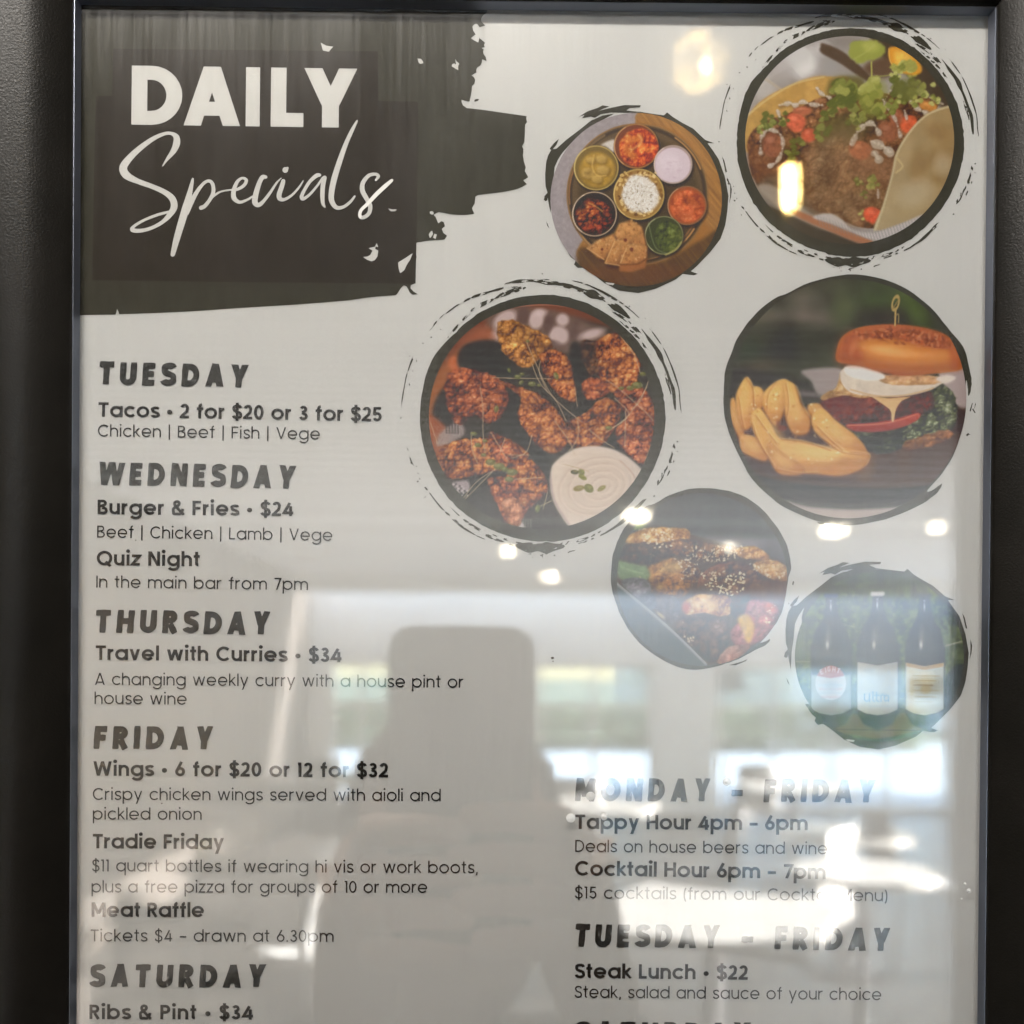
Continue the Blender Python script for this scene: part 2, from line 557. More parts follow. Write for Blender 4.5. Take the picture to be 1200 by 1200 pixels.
    for p in [[(470, 240), (500, 310), (560, 430), (660, 520)], [(490, 320), (520, 390), (575, 450), (610, 520)], [(520, 310), (516, 350), (545, 420)],
              [(350, 368), (420, 370)], [(400, 370), (560, 372)], [(308, 400), (318, 480), (318, 560), (326, 640)], [(345, 560), (400, 650), (410, 665)],
              [(375, 640), (396, 580)], [(250, 790), (300, 730), (380, 680)], [(255, 795), (330, 720), (350, 700)], [(405, 640), (480, 640)],
              [(430, 725), (530, 718)], [(490, 570), (470, 630), (420, 650)], [(570, 520), (620, 590), (640, 640)], [(650, 520), (655, 560), (640, 600), (620, 625)],
              [(690, 550), (740, 590), (780, 615)], [(765, 550), (830, 500), (895, 400)], [(780, 440), (830, 500), (750, 560)], [(820, 480), (816, 610)],
              [(900, 380), (870, 450), (840, 480)], [(750, 375), (800, 410), (900, 500), (915, 520)], [(800, 220), (850, 290), (870, 350)], [(640, 400), (650, 470)],
              [(276, 560), (280, 620), (300, 670)], [(133, 525), (158, 600)], [(560, 800), (520, 820)], [(545, 770), (530, 830)], [(920, 430), (920, 560), (885, 670)]]:
        c.line(p, 2.6, st, .85, .6)
    for (x, y, r) in [(440, 365, 12), (452, 385, 10), (410, 342, 9), (490, 390, 14), (475, 240, 7), (575, 362, 14), (515, 395, 8), (365, 478, 13), (285, 565, 12), (300, 605, 12),
                      (345, 665, 18), (375, 680, 20), (420, 700, 20), (410, 725, 16), (395, 690, 14), (860, 395, 20), (835, 405, 14), (880, 355, 12), (805, 405, 10), (510, 828, 14),
                      (760, 545, 12), (455, 355, 8), (320, 640, 10), (325, 590, 9)]:
        a = (x * 7 + y) % 5 * .6
        c.ell(x, y, r, r * .62, a, (98, 102, 54), .92, 1)
        c.ell(x - r * .25, y - r * .2, r * .55, r * .3, a, (148, 146, 92), .6, 1)
    c.grain(8)
    return c
def paint_burger():
    c = Canvas(135, 60, 1020, 950, 1.5, (62, 62, 50), 4)
    # blurred garden behind
    c.blobs([(300, 200, 190, 90, 0, (74, 74, 62), .8), (430, 160, 60, 40, .5, (104, 96, 86), .7), (410, 222, 110, 28, .05, (124, 112, 104), .8),
             (570, 190, 40, 60, .3, (84, 92, 60), .8), (700, 140, 80, 60, 0, (70, 84, 48), .8), (640, 110, 90, 30, 0, (66, 70, 52), .8), (810, 180, 26, 60, -.5, (92, 112, 50), .9),
             (860, 240, 24, 50, -.6, (80, 96, 46), .7), (240, 330, 60, 40, 0, (58, 70, 42), .8), (260, 390, 50, 16, -.2, (108, 88, 72), .7), (390, 300, 120, 70, 0, (52, 52, 42), .8),
             (480, 360, 60, 30, 0, (58, 62, 44), .7), (700, 220, 60, 40, 0, (54, 48, 42), .8), (930, 240, 60, 80, 0, (66, 68, 56), .8)], 22)
    n = c.noise(90, octs=2, seed=8)[..., None]
    c.A *= .8 + .4 * n
    # far plate and table
    c.poly([(135, 400), (300, 410), (420, 440), (470, 480), (500, 560), (135, 560)], (48, 46, 44), 1, 6)
    c.poly([(415, 408), (470, 395), (560, 400), (560, 480), (480, 490), (450, 440)], (156, 144, 144), .95, 3)
    c.poly([(400, 470), (470, 480), (500, 500), (400, 490)], (120, 110, 108), .8, 5)
    c.poly([(900, 410), (960, 400), (1010, 400), (1010, 560), (960, 520), (930, 470)], (164, 148, 148), 1, 1.5)
    c.poly([(135, 560), (1020, 540), (1020, 800), (600, 830), (135, 740)], (62, 42, 34), 1, 4)
    c.poly([(600, 620), (1010, 640), (1010, 800), (600, 800)], (76, 52, 42), .9, 8)
    c.ell(640, 730, 34, 60, 0, (110, 74, 44), .7, 10)
    c.ell(780, 720, 24, 60, 0, (92, 62, 42), .5, 10)
    c.poly([(150, 740), (300, 780), (520, 812), (760, 815), (900, 795), (1000, 740), (1000, 900), (560, 960), (150, 860)], (44, 44, 46), 1, 3)
    c.line([(200, 735), (330, 780), (520, 803), (760, 806), (900, 790)], 9, (74, 58, 50), .8, 3)
    c.line([(330, 860), (560, 878), (800, 868)], 12, (92, 90, 90), .5, 5)
    c.poly([(350, 862), (450, 882), (600, 890), (760, 882), (860, 866), (760, 940), (560, 960), (420, 930)], (176, 162, 158), 1, 3)
    c.line([(640, 640), (760, 632), (1000, 628)], 3, (100, 88, 78), .6, 1)
    # lettuce
    G = [(26, 28, 22), (50, 54, 38), (86, 92, 62), (128, 134, 100), (176, 178, 148)]
    c.crust([(560, 600), (620, 620), (760, 600), (820, 560), (850, 500), (900, 460), (950, 480), (965, 560), (930, 630), (860, 650), (780, 670), (700, 690), (640, 670)], G, 20, seed=31, ridge=.9, relief=1.3)
    c.crust([(790, 650), (930, 610), (940, 640), (850, 675), (780, 680)], [(90, 52, 30), (150, 96, 56), (190, 136, 84)], 14, seed=32)
    c.crust([(620, 610), (760, 600), (760, 680), (660, 690)], [(24, 24, 22), (40, 42, 34), (70, 74, 56), (110, 112, 92)], 16, seed=33, ridge=.9)
    # patty
    c.crust([(485, 510), (520, 490), (600, 490), (700, 500), (800, 490), (870, 480), (880, 540), (800, 570), (680, 590), (560, 585), (500, 550)],
            [(44, 18, 16), (84, 32, 26), (120, 52, 40), (150, 76, 60)], 16, seed=34, warp=3, relief=.7)
    c.poly([(490, 505), (560, 492), (640, 500), (640, 540), (560, 560), (500, 545)], (120, 48, 38), .6, 5)
    # tomato
    c.poly([(575, 592), (640, 588), (740, 575), (826, 552), (830, 572), (780, 600), (700, 618), (620, 618), (585, 608)], (186, 74, 52), 1, 1.2, grad=(0, 1, (140, 44, 34)))
    c.line([(580, 596), (680, 592), (760, 578), (825, 556)], 4, (216, 116, 88), .8, 1)
    # cheese, egg and sauce
    c.crust([(490, 490), (540, 460), (560, 400), (600, 400), (620, 470), (700, 480), (640, 500), (560, 492), (495, 508)], [(150, 110, 66), (190, 150, 98), (214, 182, 134), (230, 206, 170)], 18, seed=35, warp=3, relief=.6)
    c.poly([(660, 490), (720, 500), (800, 495), (770, 510), (750, 540), (742, 580), (734, 580), (730, 545), (700, 520)], (206, 168, 116), 1, 1.2, grad=(0, 1, (214, 186, 140)))
    c.poly([(560, 400), (620, 395), (720, 420), (880, 430), (920, 440), (860, 475), (760, 495), (660, 492), (590, 480), (556, 440)], (206, 194, 180), 1, 1.2, tex=.15, tscale=20)
    c.line([(590, 470), (680, 492), (780, 490), (880, 466)], 6, (192, 154, 108), .7, 2)
    c.crust([(690, 425), (780, 415), (900, 425), (905, 445), (820, 455), (720, 450)], [(150, 112, 74), (190, 150, 108), (212, 184, 150)], 14, seed=36, relief=.6, warp=3)
    c.poly([(570, 390), (610, 384), (680, 400), (712, 428), (660, 438), (600, 428), (572, 412)], (232, 228, 224), 1, 1.5)
    c.poly([(890, 430), (930, 418), (960, 430), (920, 450)], (214, 202, 194), 1, 1.5)
    c.ell(700, 401, 10, 5, 0, (236, 230, 226), 1, 1)
    # bun
    c.poly([(545, 372), (541, 330), (560, 285), (610, 255), (680, 244), (780, 244), (880, 262), (940, 290), (975, 340), (984, 395), (900, 412), (780, 420), (690, 405), (620, 385)], (184, 112, 50), 1, 1.3)
    c.poly([(545, 372), (542, 330), (560, 290), (600, 262), (620, 300), (640, 340), (620, 384)], (160, 78, 44), .75, 9)
    c.poly([(600, 300), (700, 300), (860, 330), (940, 330), (930, 370), (800, 372), (680, 360)], (206, 140, 66), .8, 12)
    c.ell(745, 335, 60, 20, .1, (218, 158, 86), .7, 10)
    c.poly([(930, 300), (960, 320), (982, 390), (945, 400), (940, 350)], (176, 88, 46), .7, 6)
    c.poly([(600, 378), (700, 398), (800, 410), (900, 405), (780, 422), (690, 410)], (150, 74, 44), .7, 3)
    c.poly([(590, 275), (640, 250), (740, 242), (860, 256), (930, 286), (950, 320), (900, 326), (820, 310), (740, 290), (660, 290), (610, 298), (570, 300)], (176, 96, 56), .95, 3)
    rs = np.random.RandomState(4)
    for k in range(26):
        t = k / 26
        x = 590 + t * 330; y = 283 + 34 * t * t + rs.randn() * 6
        c.line([(x, y), (x + 18, y - 3 + rs.randn() * 3), (x + 34, y + 3 + rs.randn() * 3)], 2.4, (104, 48, 34), .6, .7)
    for k in range(16):
        x = 740 + rs.rand() * 190; y = 300 + (x - 740) * .09 + rs.randn() * 7
        c.ell(x, y, 9, 4, .2, (128, 66, 46) if k % 2 else (200, 124, 84), .6, 1)
    for (a, b_) in [((640, 262), (900, 275)), ((610, 272), (760, 268))]:
        c.line([a, ((a[0] + b_[0]) / 2, a[1] - 8), b_], 4, (206, 128, 84), .5, 2)
    c.poly([(560, 300), (640, 262), (780, 254), (900, 268), (948, 300), (930, 326), (850, 312), (740, 292), (660, 292), (600, 304)], (150, 82, 50), .5, 5, tex=.9, tscale=14, warp=5)
    c.speck([(600, 262), (780, 250), (930, 290), (900, 318), (740, 290), (620, 292)], 90, 4, [(112, 56, 38), (206, 136, 92), (134, 72, 46)], .6, 47, 2.2)
    c.poly([(545, 368), (620, 384), (700, 400), (820, 412), (984, 396), (980, 372), (820, 388), (700, 374), (600, 352), (548, 340)], (146, 80, 42), .45, 7)
    c.ell(700, 330, 46, 12, .12, (236, 186, 120), .55, 8); c.ell(800, 346, 60, 10, .05, (226, 166, 98), .45, 8); c.ell(600, 318, 10, 30, .3, (206, 128, 80), .5, 5)
    c.line([(560, 300), (556, 350)], 3, (206, 130, 84), .4, 2)
    # pick
    c.line([(746, 245), (748, 190)], 6, (186, 156, 96), 1, .8)
    c.ell(748, 166, 11, 24, .25, (176, 150, 92), 1, 1, ring=6)
    c.line([(735, 190), (762, 150)], 4, (150, 124, 74), .9, 1)
    c.line([(744, 215), (758, 205), (758, 235)], 4, (160, 138, 90), .9, 1)
    # chips
    def chip(pts, sh=0, a=(220, 176, 96), b_=(182, 122, 58)):
        c.poly([(x + 3, y + 6) for x, y in pts], (120, 68, 28), .8, 4)
        c.poly(pts, a, 1, 1.5, grad=(.3, 1, b_), tex=.12, tscale=30, seed=sh + 40)
        P = np.array(pts, float); m = P.mean(0)
        c.poly((m + (P - m) * .62 - np.array([4, 8])).tolist(), (230, 196, 126), .5, 7)
    chip([(168, 510), (180, 500), (200, 560), (215, 620), (205, 650), (180, 600), (168, 560)], 1, (206, 154, 80))
    chip([(190, 480), (222, 425), (245, 455), (255, 520), (245, 590), (215, 612), (196, 570), (188, 520)], 2)
    chip([(250, 460), (280, 470), (285, 520), (262, 540), (248, 500)], 3)
    chip([(285, 480), (330, 440), (365, 436), (370, 480), (350, 560), (325, 595), (295, 560), (280, 520)], 4)
    chip([(355, 440), (395, 455), (415, 520), (445, 560), (440, 620), (390, 625), (362, 570), (358, 500)], 5, (222, 180, 100))
    chip([(440, 525), (480, 520), (490, 545), (450, 560)], 6, (200, 150, 78))
    chip([(205, 630), (260, 640), (300, 690), (290, 720), (240, 705), (205, 680)], 7, (206, 154, 80))
    chip([(455, 560), (490, 535), (540, 580), (600, 625), (640, 670), (640, 700), (560, 690), (500, 650), (460, 610)], 8)
    chip([(240, 560), (270, 535), (310, 590), (340, 640), (420, 650), (520, 680), (600, 690), (655, 695), (640, 740), (560, 772), (460, 765), (380, 760), (330, 750), (290, 690), (250, 620)], 9, (222, 180, 100), (184, 126, 60))
    chip([(300, 660), (360, 700), (420, 740), (410, 768), (340, 765), (310, 720)], 10, (198, 144, 72))
    c.ell(470, 690, 70, 22, .15, (226, 190, 116), .8, 10)
    c.ell(560, 690, 60, 14, .2, (238, 196, 118), .6, 8)
    # browned edges, creases and salt on the chips
    for p in [[(196, 500), (205, 560), (214, 606)], [(222, 430), (246, 470), (250, 540)], [(330, 445), (300, 490), (296, 550)], [(362, 450), (372, 520), (364, 580)], [(395, 460), (425, 540), (446, 570)],
              [(244, 590), (270, 660), (320, 740)], [(330, 750), (400, 764), (470, 762)], [(500, 650), (560, 690), (640, 700)], [(590, 690), (652, 700), (640, 738)], [(345, 645), (430, 655), (520, 684)], [(470, 600), (520, 650), (560, 684)], [(255, 560), (290, 610), (330, 660)]]:
        c.line(p, 5, (158, 96, 42), .45, 2)
        c.line([(x + 5, y - 4) for x, y in p], 3, (240, 214, 150), .4, 1.5)
    c.speck([(200, 480), (400, 470), (640, 690), (560, 760), (300, 730)], 60, 3, [(246, 232, 190), (170, 106, 48)], .5, 46, 1.3)
    c.ell(350, 606, 16, 10, 0, (120, 58, 26), .9, 3)
    c.ell(335, 588, 6, 10, 0, (120, 58, 26), .7, 3)
    c.grain(7)
    return c
def paint_taco():
    c = Canvas(50, 50, 1120, 1120, 2, (150, 144, 142), 5)
    # grey cloth behind, with a woven strip and a knife
    for (x, y, rx, ry, r, col, al) in [(330, 200, 110, 80, .3, (196, 194, 196), .9), (260, 250, 50, 60, -.4, (170, 164, 164), .8), (480, 210, 60, 60, .5, (150, 148, 150), .7),
                                       (560, 120, 80, 30, 0, (128, 120, 118), .8), (380, 240, 26, 50, .8, (214, 212, 214), .7), (180, 330, 50, 60, 0, (184, 180, 178), .8), (450, 150, 40, 30, 0, (200, 198, 200), .7)]:
        c.ell(x, y, rx, ry, r, col, al, 12)
    for i in range(14):
        c.line([(190 + i * 9, 300 - i * 5), (260 + i * 7, 250 - i * 4 + 90)], 2.5, (110, 106, 106), .5, .8)
        c.line([(140, 350 + i * 7), (230, 290 + i * 8)], 2, (120, 116, 116), .35, .8)
    c.line([(185, 290), (260, 340)], 12, (176, 162, 146), .7, 3)
    c.poly([(700, 50), (1120, 50), (1120, 460), (960, 380), (860, 280), (740, 200)], (70, 56, 44), 1, 4)
    c.poly([(690, 200), (760, 190), (800, 260), (720, 290), (640, 250)], (92, 70, 54), 1, 6)
    c.poly([(445, 140), (460, 124), (560, 170), (680, 280), (660, 300), (540, 220), (450, 170)], (78, 60, 46), 1, 2)
    # flatbread back edge
    c.poly([(100, 480), (160, 400), (260, 340), (400, 284), (500, 280), (600, 300), (640, 460), (300, 560), (120, 640), (90, 580)], (178, 140, 74), 1, 2, tex=.25, tscale=40)
    c.line([(104, 462), (200, 385), (330, 312), (460, 282)], 7, (206, 182, 126), .8, 3)
    c.poly([(500, 290), (640, 285), (640, 380), (560, 420), (480, 380)], (92, 84, 42), .9, 5)
    # filling
    F = [(40, 26, 16), (74, 46, 26), (110, 70, 42), (146, 100, 66), (178, 140, 108)]
    c.crust([(110, 560), (170, 500), (300, 450), (440, 380), (640, 360), (820, 360), (1000, 400), (900, 520), (820, 620), (790, 760), (740, 960), (640, 990), (520, 940), (300, 860), (160, 800), (110, 680)], F, 40, seed=51, edge=.2, relief=.5)
    c.poly([(110, 600), (200, 640), (300, 700), (200, 780), (120, 760)], (110, 66, 40), .6, 10)
    c.poly([(390, 640), (520, 560), (600, 620), (780, 700), (740, 900), (640, 960), (420, 920), (380, 800)], (104, 72, 44), .85, 12, tex=.4, tscale=30)
    c.poly([(150, 780), (300, 740), (420, 920), (240, 900), (160, 840)], (96, 84, 70), .7, 8)
    c.poly([(430, 500), (560, 450), (700, 440), (640, 560), (480, 620), (420, 580)], (84, 74, 38), .9, 8, tex=.5, tscale=24)
    c.poly([(500, 560), (600, 520), (640, 620), (560, 680), (420, 690)], (104, 88, 62), .6, 12)
    c.crust([(390, 640), (520, 560), (620, 620), (790, 700), (760, 900), (660, 970), (430, 930), (380, 800)], [(92, 62, 40), (130, 94, 64), (160, 124, 90), (190, 158, 124)], 30, seed=57, edge=.1, relief=.8, alpha=.75, soft=12)
    # tomato, herbs, sauce drizzles
    def bit(x, y, w, h, r, col):
        q, k = math.cos(r), math.sin(r)
        P = [(-w, -h * .6), (0, -h), (w, -h * .5), (w * .9, h * .6), (.1 * w, h), (-w * .9, h * .5)]
        c.poly([(x + a * q - b_ * k, y + a * k + b_ * q) for a, b_ in P], col, .95, 1.5, tex=.4, tscale=14, seed=int(x))
        c.ell(x - w * .2, y - h * .4, w * .4, h * .25, r, tuple(min(255, v + 50) for v in col), .5, 3)
    bit(330, 495, 42, 46, .3, (196, 92, 62)); bit(390, 555, 30, 34, -.5, (190, 84, 54)); bit(360, 440, 40, 22, 0, (170, 96, 66))
    bit(220, 600, 46, 60, .2, (134, 78, 54)); bit(630, 625, 50, 44, .2, (172, 96, 62)); bit(860, 505, 40, 44, -.4, (204, 90, 52)); bit(760, 540, 46, 50, 0, (138, 80, 54))
    bit(690, 930, 42, 38, .2, (206, 82, 52)); bit(950, 420, 40, 24, .2, (196, 130, 60)); bit(800, 470, 30, 40, .1, (150, 86, 60))
    c.ell(690, 700, 110, 70, .3, (150, 96, 70), .35, 20)
    leafc = [(84, 92, 36), (116, 122, 54), (148, 150, 76), (172, 174, 102)]
    def leafy(x, y, r, n=7, k0=0, pal=0):
        rs = np.random.RandomState(int(x + y) + k0)
        for i in range(n):
            a = rs.rand() * 6.28; d = r * rs.rand() ** .6
            q = r * (.28 + .25 * rs.rand())
            col = leafc[min(3, max(0, pal + rs.randint(-1, 2)))]
            px, py = x + math.cos(a) * d, y + math.sin(a) * d
            c.poly([(px - q, py), (px - q * .4, py - q * .7), (px + q * .3, py - q), (px + q, py - q * .1), (px + q * .5, py + q * .7), (px - q * .4, py + q * .6)], col, .95, 1.2, warp=q * .25, wscale=q * .7, seed=i + int(x))
            c.line([(px - q * .7, py + q * .3), (px + q * .6, py - q * .4)], 2, tuple(min(255, v + 30) for v in col), .6, .8)
    leafy(200, 490, 40, 9, 1, 0); leafy(270, 480, 30, 7, 1, 1); leafy(340, 610, 36, 8, 2, 0); leafy(440, 530, 46, 8, 2, 0)
    leafy(560, 370, 80, 14, 3, 0); leafy(690, 340, 60, 12, 3, 2); leafy(680, 420, 60, 14, 3, 1); leafy(830, 330, 60, 12, 3, 0); leafy(950, 345, 40, 8, 4, 2)
    leafy(820, 400, 30, 7, 4, 2); leafy(880, 290, 30, 6, 4, 2); leafy(630, 460, 40, 9, 4, 1)
    c.poly([(650, 320), (740, 300), (760, 400), (700, 470), (640, 450), (620, 380)], (132, 136, 56), .55, 6)
    c.poly([(800, 300), (900, 290), (930, 350), (860, 400), (800, 370)], (104, 104, 54), .6, 5)
    c.poly([(580, 150), (610, 115), (680, 108), (735, 130), (740, 175), (690, 210), (610, 215), (575, 190)], (140, 146, 66), 1, 1.5, warp=12, wscale=26)
    c.poly([(640, 120), (700, 115), (720, 150), (660, 165)], (172, 176, 92), .7, 5)
    c.line([(600, 200), (650, 170), (700, 130)], 3, (176, 178, 110), .6, 1)
    c.line([(684, 212), (686, 295)], 8, (158, 158, 84), .95, 1)
    c.line([(690, 280), (760, 275), (820, 260)], 5, (140, 140, 70), .9, 1)
    # citrus wedge
    c.poly([(765, 150), (790, 140), (850, 150), (915, 225), (915, 262), (870, 272), (800, 250), (768, 200)], (206, 144, 44), 1, 1.5)
    c.poly([(790, 165), (850, 170), (895, 235), (860, 255), (805, 230)], (222, 176, 78), .9, 3, tex=.3, tscale=12)
    c.line([(766, 150), (772, 205), (800, 250)], 5, (214, 168, 90), .9, 1)
    leafy(835, 235, 50, 12, 6, 2); leafy(800, 270, 26, 6, 6, 3)
    # sauce
    wt = (176, 164, 152)
    def dr(pts, w, hi=True, col=wt):
        q = _catmull(pts, 6, False); r_ = np.random.RandomState(int(pts[0][0] + pts[0][1]))
        c.line([(x + 3, y + 7) for x, y in pts], w * .9, (70, 50, 36), .4, 4)
        for k, (x, y) in enumerate(q):
            g = w * .82 * (.36 + .22 * math.sin(k * .9 + pts[0][0]) + .12 * r_.rand())
            c.ell(x, y, g * 1.2, g, k, col, .7, 2.2)
        if hi:
            for k, (x, y) in enumerate(q[::2]):
                c.ell(x - w * .12, y - w * .16, w * .2, w * .13, k, (220, 214, 206), .6, 2)
    dr([(255, 415), (300, 405), (330, 415), (360, 398), (400, 410), (455, 415)], 20)
    dr([(430, 335), (450, 360), (490, 380)], 18); dr([(245, 440), (255, 470)], 16)
    dr([(165, 640), (170, 560), (210, 530), (260, 555), (268, 620), (240, 680), (205, 700)], 20)
    dr([(590, 600), (620, 540), (650, 510), (690, 500), (720, 545)], 26)
    dr([(690, 590), (740, 610), (775, 640)], 40); dr([(700, 640), (720, 670)], 34)
    dr([(740, 390), (770, 440), (800, 490), (820, 560)], 18); dr([(785, 325), (745, 395)], 7, False, (190, 180, 150))
    dr([(870, 400), (900, 430), (940, 450)], 22); dr([(960, 380), (1020, 410)], 14)
    dr([(840, 440), (850, 480)], 14)
    for (x, y, r, p) in [(520, 430, 44, 0), (600, 500, 34, 1), (480, 470, 34, 0), (770, 420, 34, 1), (900, 400, 26, 2), (160, 520, 26, 1), (300, 660, 34, 0), (540, 330, 50, 1), (740, 470, 24, 1), (980, 400, 24, 2)]:
        leafy(x, y, r, 9, 9, p)
    leafy(620, 780, 26, 6, 8, 1); leafy(690, 775, 34, 9, 8, 1); leafy(650, 830, 20, 5, 8, 0)
    dr([(715, 810), (716, 850)], 12); leafy(650, 930, 24, 4, 8, 3)
    # right bread fold
    c.poly([(700, 1000), (740, 880), (780, 740), (800, 640), (860, 540), (940, 460), (1040, 420), (1120, 430), (1120, 800), (1000, 900), (860, 960)], (166, 150, 118), 1, 2, grad=(1, -.2, (150, 124, 82)), tex=.12, tscale=50)
    c.line([(700, 1000), (742, 880), (782, 740), (806, 636), (870, 532), (950, 456), (1060, 416)], 9, (202, 192, 158), .85, 3)
    for (x, y, rx, ry, r) in [(970, 660, 24, 60, .5), (1000, 760, 40, 24, .2), (1040, 640, 30, 40, 0), (900, 700, 40, 80, .2), (1000, 540, 70, 40, .4)]:
        c.ell(x, y, rx, ry, r, (128, 96, 56), .4, 12)
    c.ell(890, 830, 80, 60, -.4, (182, 168, 142), .6, 16); c.ell(1020, 690, 40, 50, 0, (176, 160, 134), .6, 14)
    c.line([(800, 660), (830, 700), (800, 730)], 10, (196, 176, 130), .7, 2)
    # board, striped paper and dark table
    c.poly([(100, 800), (200, 880), (320, 930), (460, 990), (640, 1060), (800, 1060), (1120, 860), (1120, 1120), (50, 1120)], (66, 58, 48), 1, 3)
    c.poly([(150, 800), (220, 790), (340, 880), (420, 940), (520, 1000), (440, 990), (260, 900)], (150, 138, 128), .9, 3)
    c.poly([(310, 900), (420, 940), (560, 1000), (690, 1050), (640, 1064), (500, 1010), (330, 935)], (158, 104, 74), 1, 1.5)
    c.poly([(410, 940), (480, 920), (540, 945), (600, 1000), (700, 1010), (820, 970), (930, 925), (900, 970), (780, 1035), (690, 1045), (580, 1000), (500, 970)], (182, 176, 176), 1, 1.5)
    for i in range(34):
        t = i / 33
        x = 430 + t * 470
        y = 930 + 75 * math.sin(min(1, t * 1.5) * 1.57) - max(0, t - .6) * 160
        c.line([(x, y), (x + 14, y + 44)], 4, (122, 118, 126), .55, 1)
    c.ell(590, 700, 200, 240, .2, (130, 104, 70), .22, 40)
    c.grain(6)
    # a pale print veil over the whole picture
    c.A = c.A * .93 + np.array([128, 122, 108]) * .07
    return c
def paint_thali():
    c = Canvas(10, 95, 1050, 1150, 2.5, (146, 138, 142), 6)
    c.A += ((c.noise(18, octs=3, seed=3) - .5) * 22)[..., None]
    # wooden board on the right and below
    c.poly([(540, 100), (800, 100), (1080, 400), (1080, 800), (900, 1150), (300, 1150), (210, 1000), (200, 880), (500, 500)], (150, 104, 52), 1, 2)
    n = c.noise(160, 8, octs=3, seed=9, rot=.9)[..., None]
    wood = np.array([166, 122, 66]) * (1 - n) + np.array([112, 80, 48]) * n
    b, m = c.pmask([(560, 110), (800, 100), (1080, 400), (1080, 760), (940, 760), (900, 400), (760, 220), (540, 160)], True, 2)
    c.blend(b, m, (wood * 1.08)[b], .9)
    b, m = c.pmask([(200, 900), (600, 1000), (900, 860), (1080, 760), (900, 1150), (300, 1150)], True, 4)
    c.blend(b, m, (wood * .66)[b], .95)
    # tray
    c.ell(535, 590, 415, 415, 0, (92, 74, 52), 1, 1.5)
    c.ell(535, 590, 412, 412, 0, (150, 112, 66), .8, 1.5, ring=7)
    c.ell(535, 590, 392, 392, 0, (56, 46, 34), .9, 3, ring=16)
    c.ell(540, 600, 350, 350, 0, (70, 58, 40), .85, 8)
    for (a0, a1, r, w, col, al) in [(2.0, 2.8, 405, 7, (200, 150, 92), .8), (3.0, 3.5, 400, 8, (176, 120, 70), .7), (5.3, 5.9, 398, 8, (196, 142, 80), .8), (.55, 1.1, 388, 9, (214, 156, 92), .8),
                                    (.5, 1.0, 370, 5, (170, 110, 66), .8), (1.2, 1.6, 385, 6, (160, 110, 66), .7), (3.6, 4.2, 395, 12, (140, 112, 76), .6)]:
        c.line([(535 + r * math.cos(a0 + (a1 - a0) * k / 8), 590 + r * math.sin(a0 + (a1 - a0) * k / 8)) for k in range(9)], w, col, al, 1.5)
    c.poly([(320, 300), (400, 270), (400, 345), (350, 310)], (206, 200, 196), .9, 2)
    c.ell(520, 1050, 330, 60, 0, (104, 66, 42), .5, 10)

    def bowl(x, y, r, rim, inside):
        c.ell(x + 6, y + 12, r + 6, r + 6, 0, (36, 28, 22), .7, 4)
        c.ell(x, y, r, r, 0, inside, 1, 1)
        c.ell(x, y, r - 2, r - 2, 0, rim, 1, 1, ring=7)
        c.line([(x + (r - 3) * math.cos(a), y + (r - 3) * math.sin(a)) for a in np.linspace(2.2, 4.2, 9)], 5, tuple(min(255, v + 50) for v in rim), .8, 1)
    def blob(x, y, r, k=12, seed=0, j=.12):
        rs = np.random.RandomState(seed)
        return [(x + r * (1 + rs.randn() * j) * math.cos(t * 6.283 / k), y + r * (1 + rs.randn() * j) * math.sin(t * 6.283 / k)) for t in range(k)]
    # prawn or paneer curry at the top
    bowl(527, 308, 130, (150, 108, 62), (112, 62, 34))
    c.crust(blob(540, 318, 112, seed=1, j=.04), [(104, 36, 20), (158, 60, 30), (196, 90, 42), (222, 138, 70), (240, 190, 120)], 24, seed=61, warp=4, edge=.2)
    for (x, y, r) in [(490, 270, 34), (540, 262, 26), (500, 360, 30), (560, 310, 26), (470, 320, 22), (600, 330, 22)]:
        c.ell(x, y, r, r * .7, x, (218, 150, 66), .5, 5)
    c.line([(540, 240), (560, 270), (545, 300), (500, 330)], 10, (226, 190, 120), .6, 4)
    # yellow curry
    bowl(293, 435, 130, (170, 148, 84), (112, 92, 46))
    c.poly(blob(300, 448, 104, seed=2, j=.03), (164, 130, 50), 1, 3, tex=.3, tscale=26)
    for (x, y, w, r) in [(325, 385, 34, .2), (262, 390, 26, .8), (250, 470, 40, .5), (335, 450, 38, 0), (300, 500, 34, .3), (240, 450, 20, .2)]:
        q = [(x - w, y - w * .5), (x, y - w * .8), (x + w * .9, y - w * .4), (x + w * .8, y + w * .6), (x - w * .1, y + w * .8), (x - w, y + w * .4)]
        c.poly([(a + 4, b_ + 7) for a, b_ in q], (92, 70, 28), .7, 3)
        c.poly(q, (150, 122, 62), .95, 2, grad=(-.4, -1, (196, 164, 92)), smooth=False)
    c.line([(280, 360), (270, 430), (300, 480), (350, 480)], 7, (206, 172, 96), .7, 2)
    # yoghurt
    bowl(743, 415, 112, (164, 146, 136), (150, 130, 128))
    c.ell(742, 418, 104, 102, 0, (196, 182, 192), 1, 2)
    c.ell(720, 400, 60, 50, 0, (206, 194, 204), .6, 10)
    for (x, y) in [(715, 402), (742, 398), (740, 490), (700, 440), (770, 450)]:
        c.line([(x, y), (x + 22, y + 3)], 3, (150, 128, 140), .5, 1)
    c.speck([(680, 360), (800, 360), (810, 470), (690, 480)], 40, 3, [(180, 160, 172), (216, 206, 214)], .5, 3)
    # rice
    bowl(543, 590, 148, (176, 150, 84), (146, 112, 60))
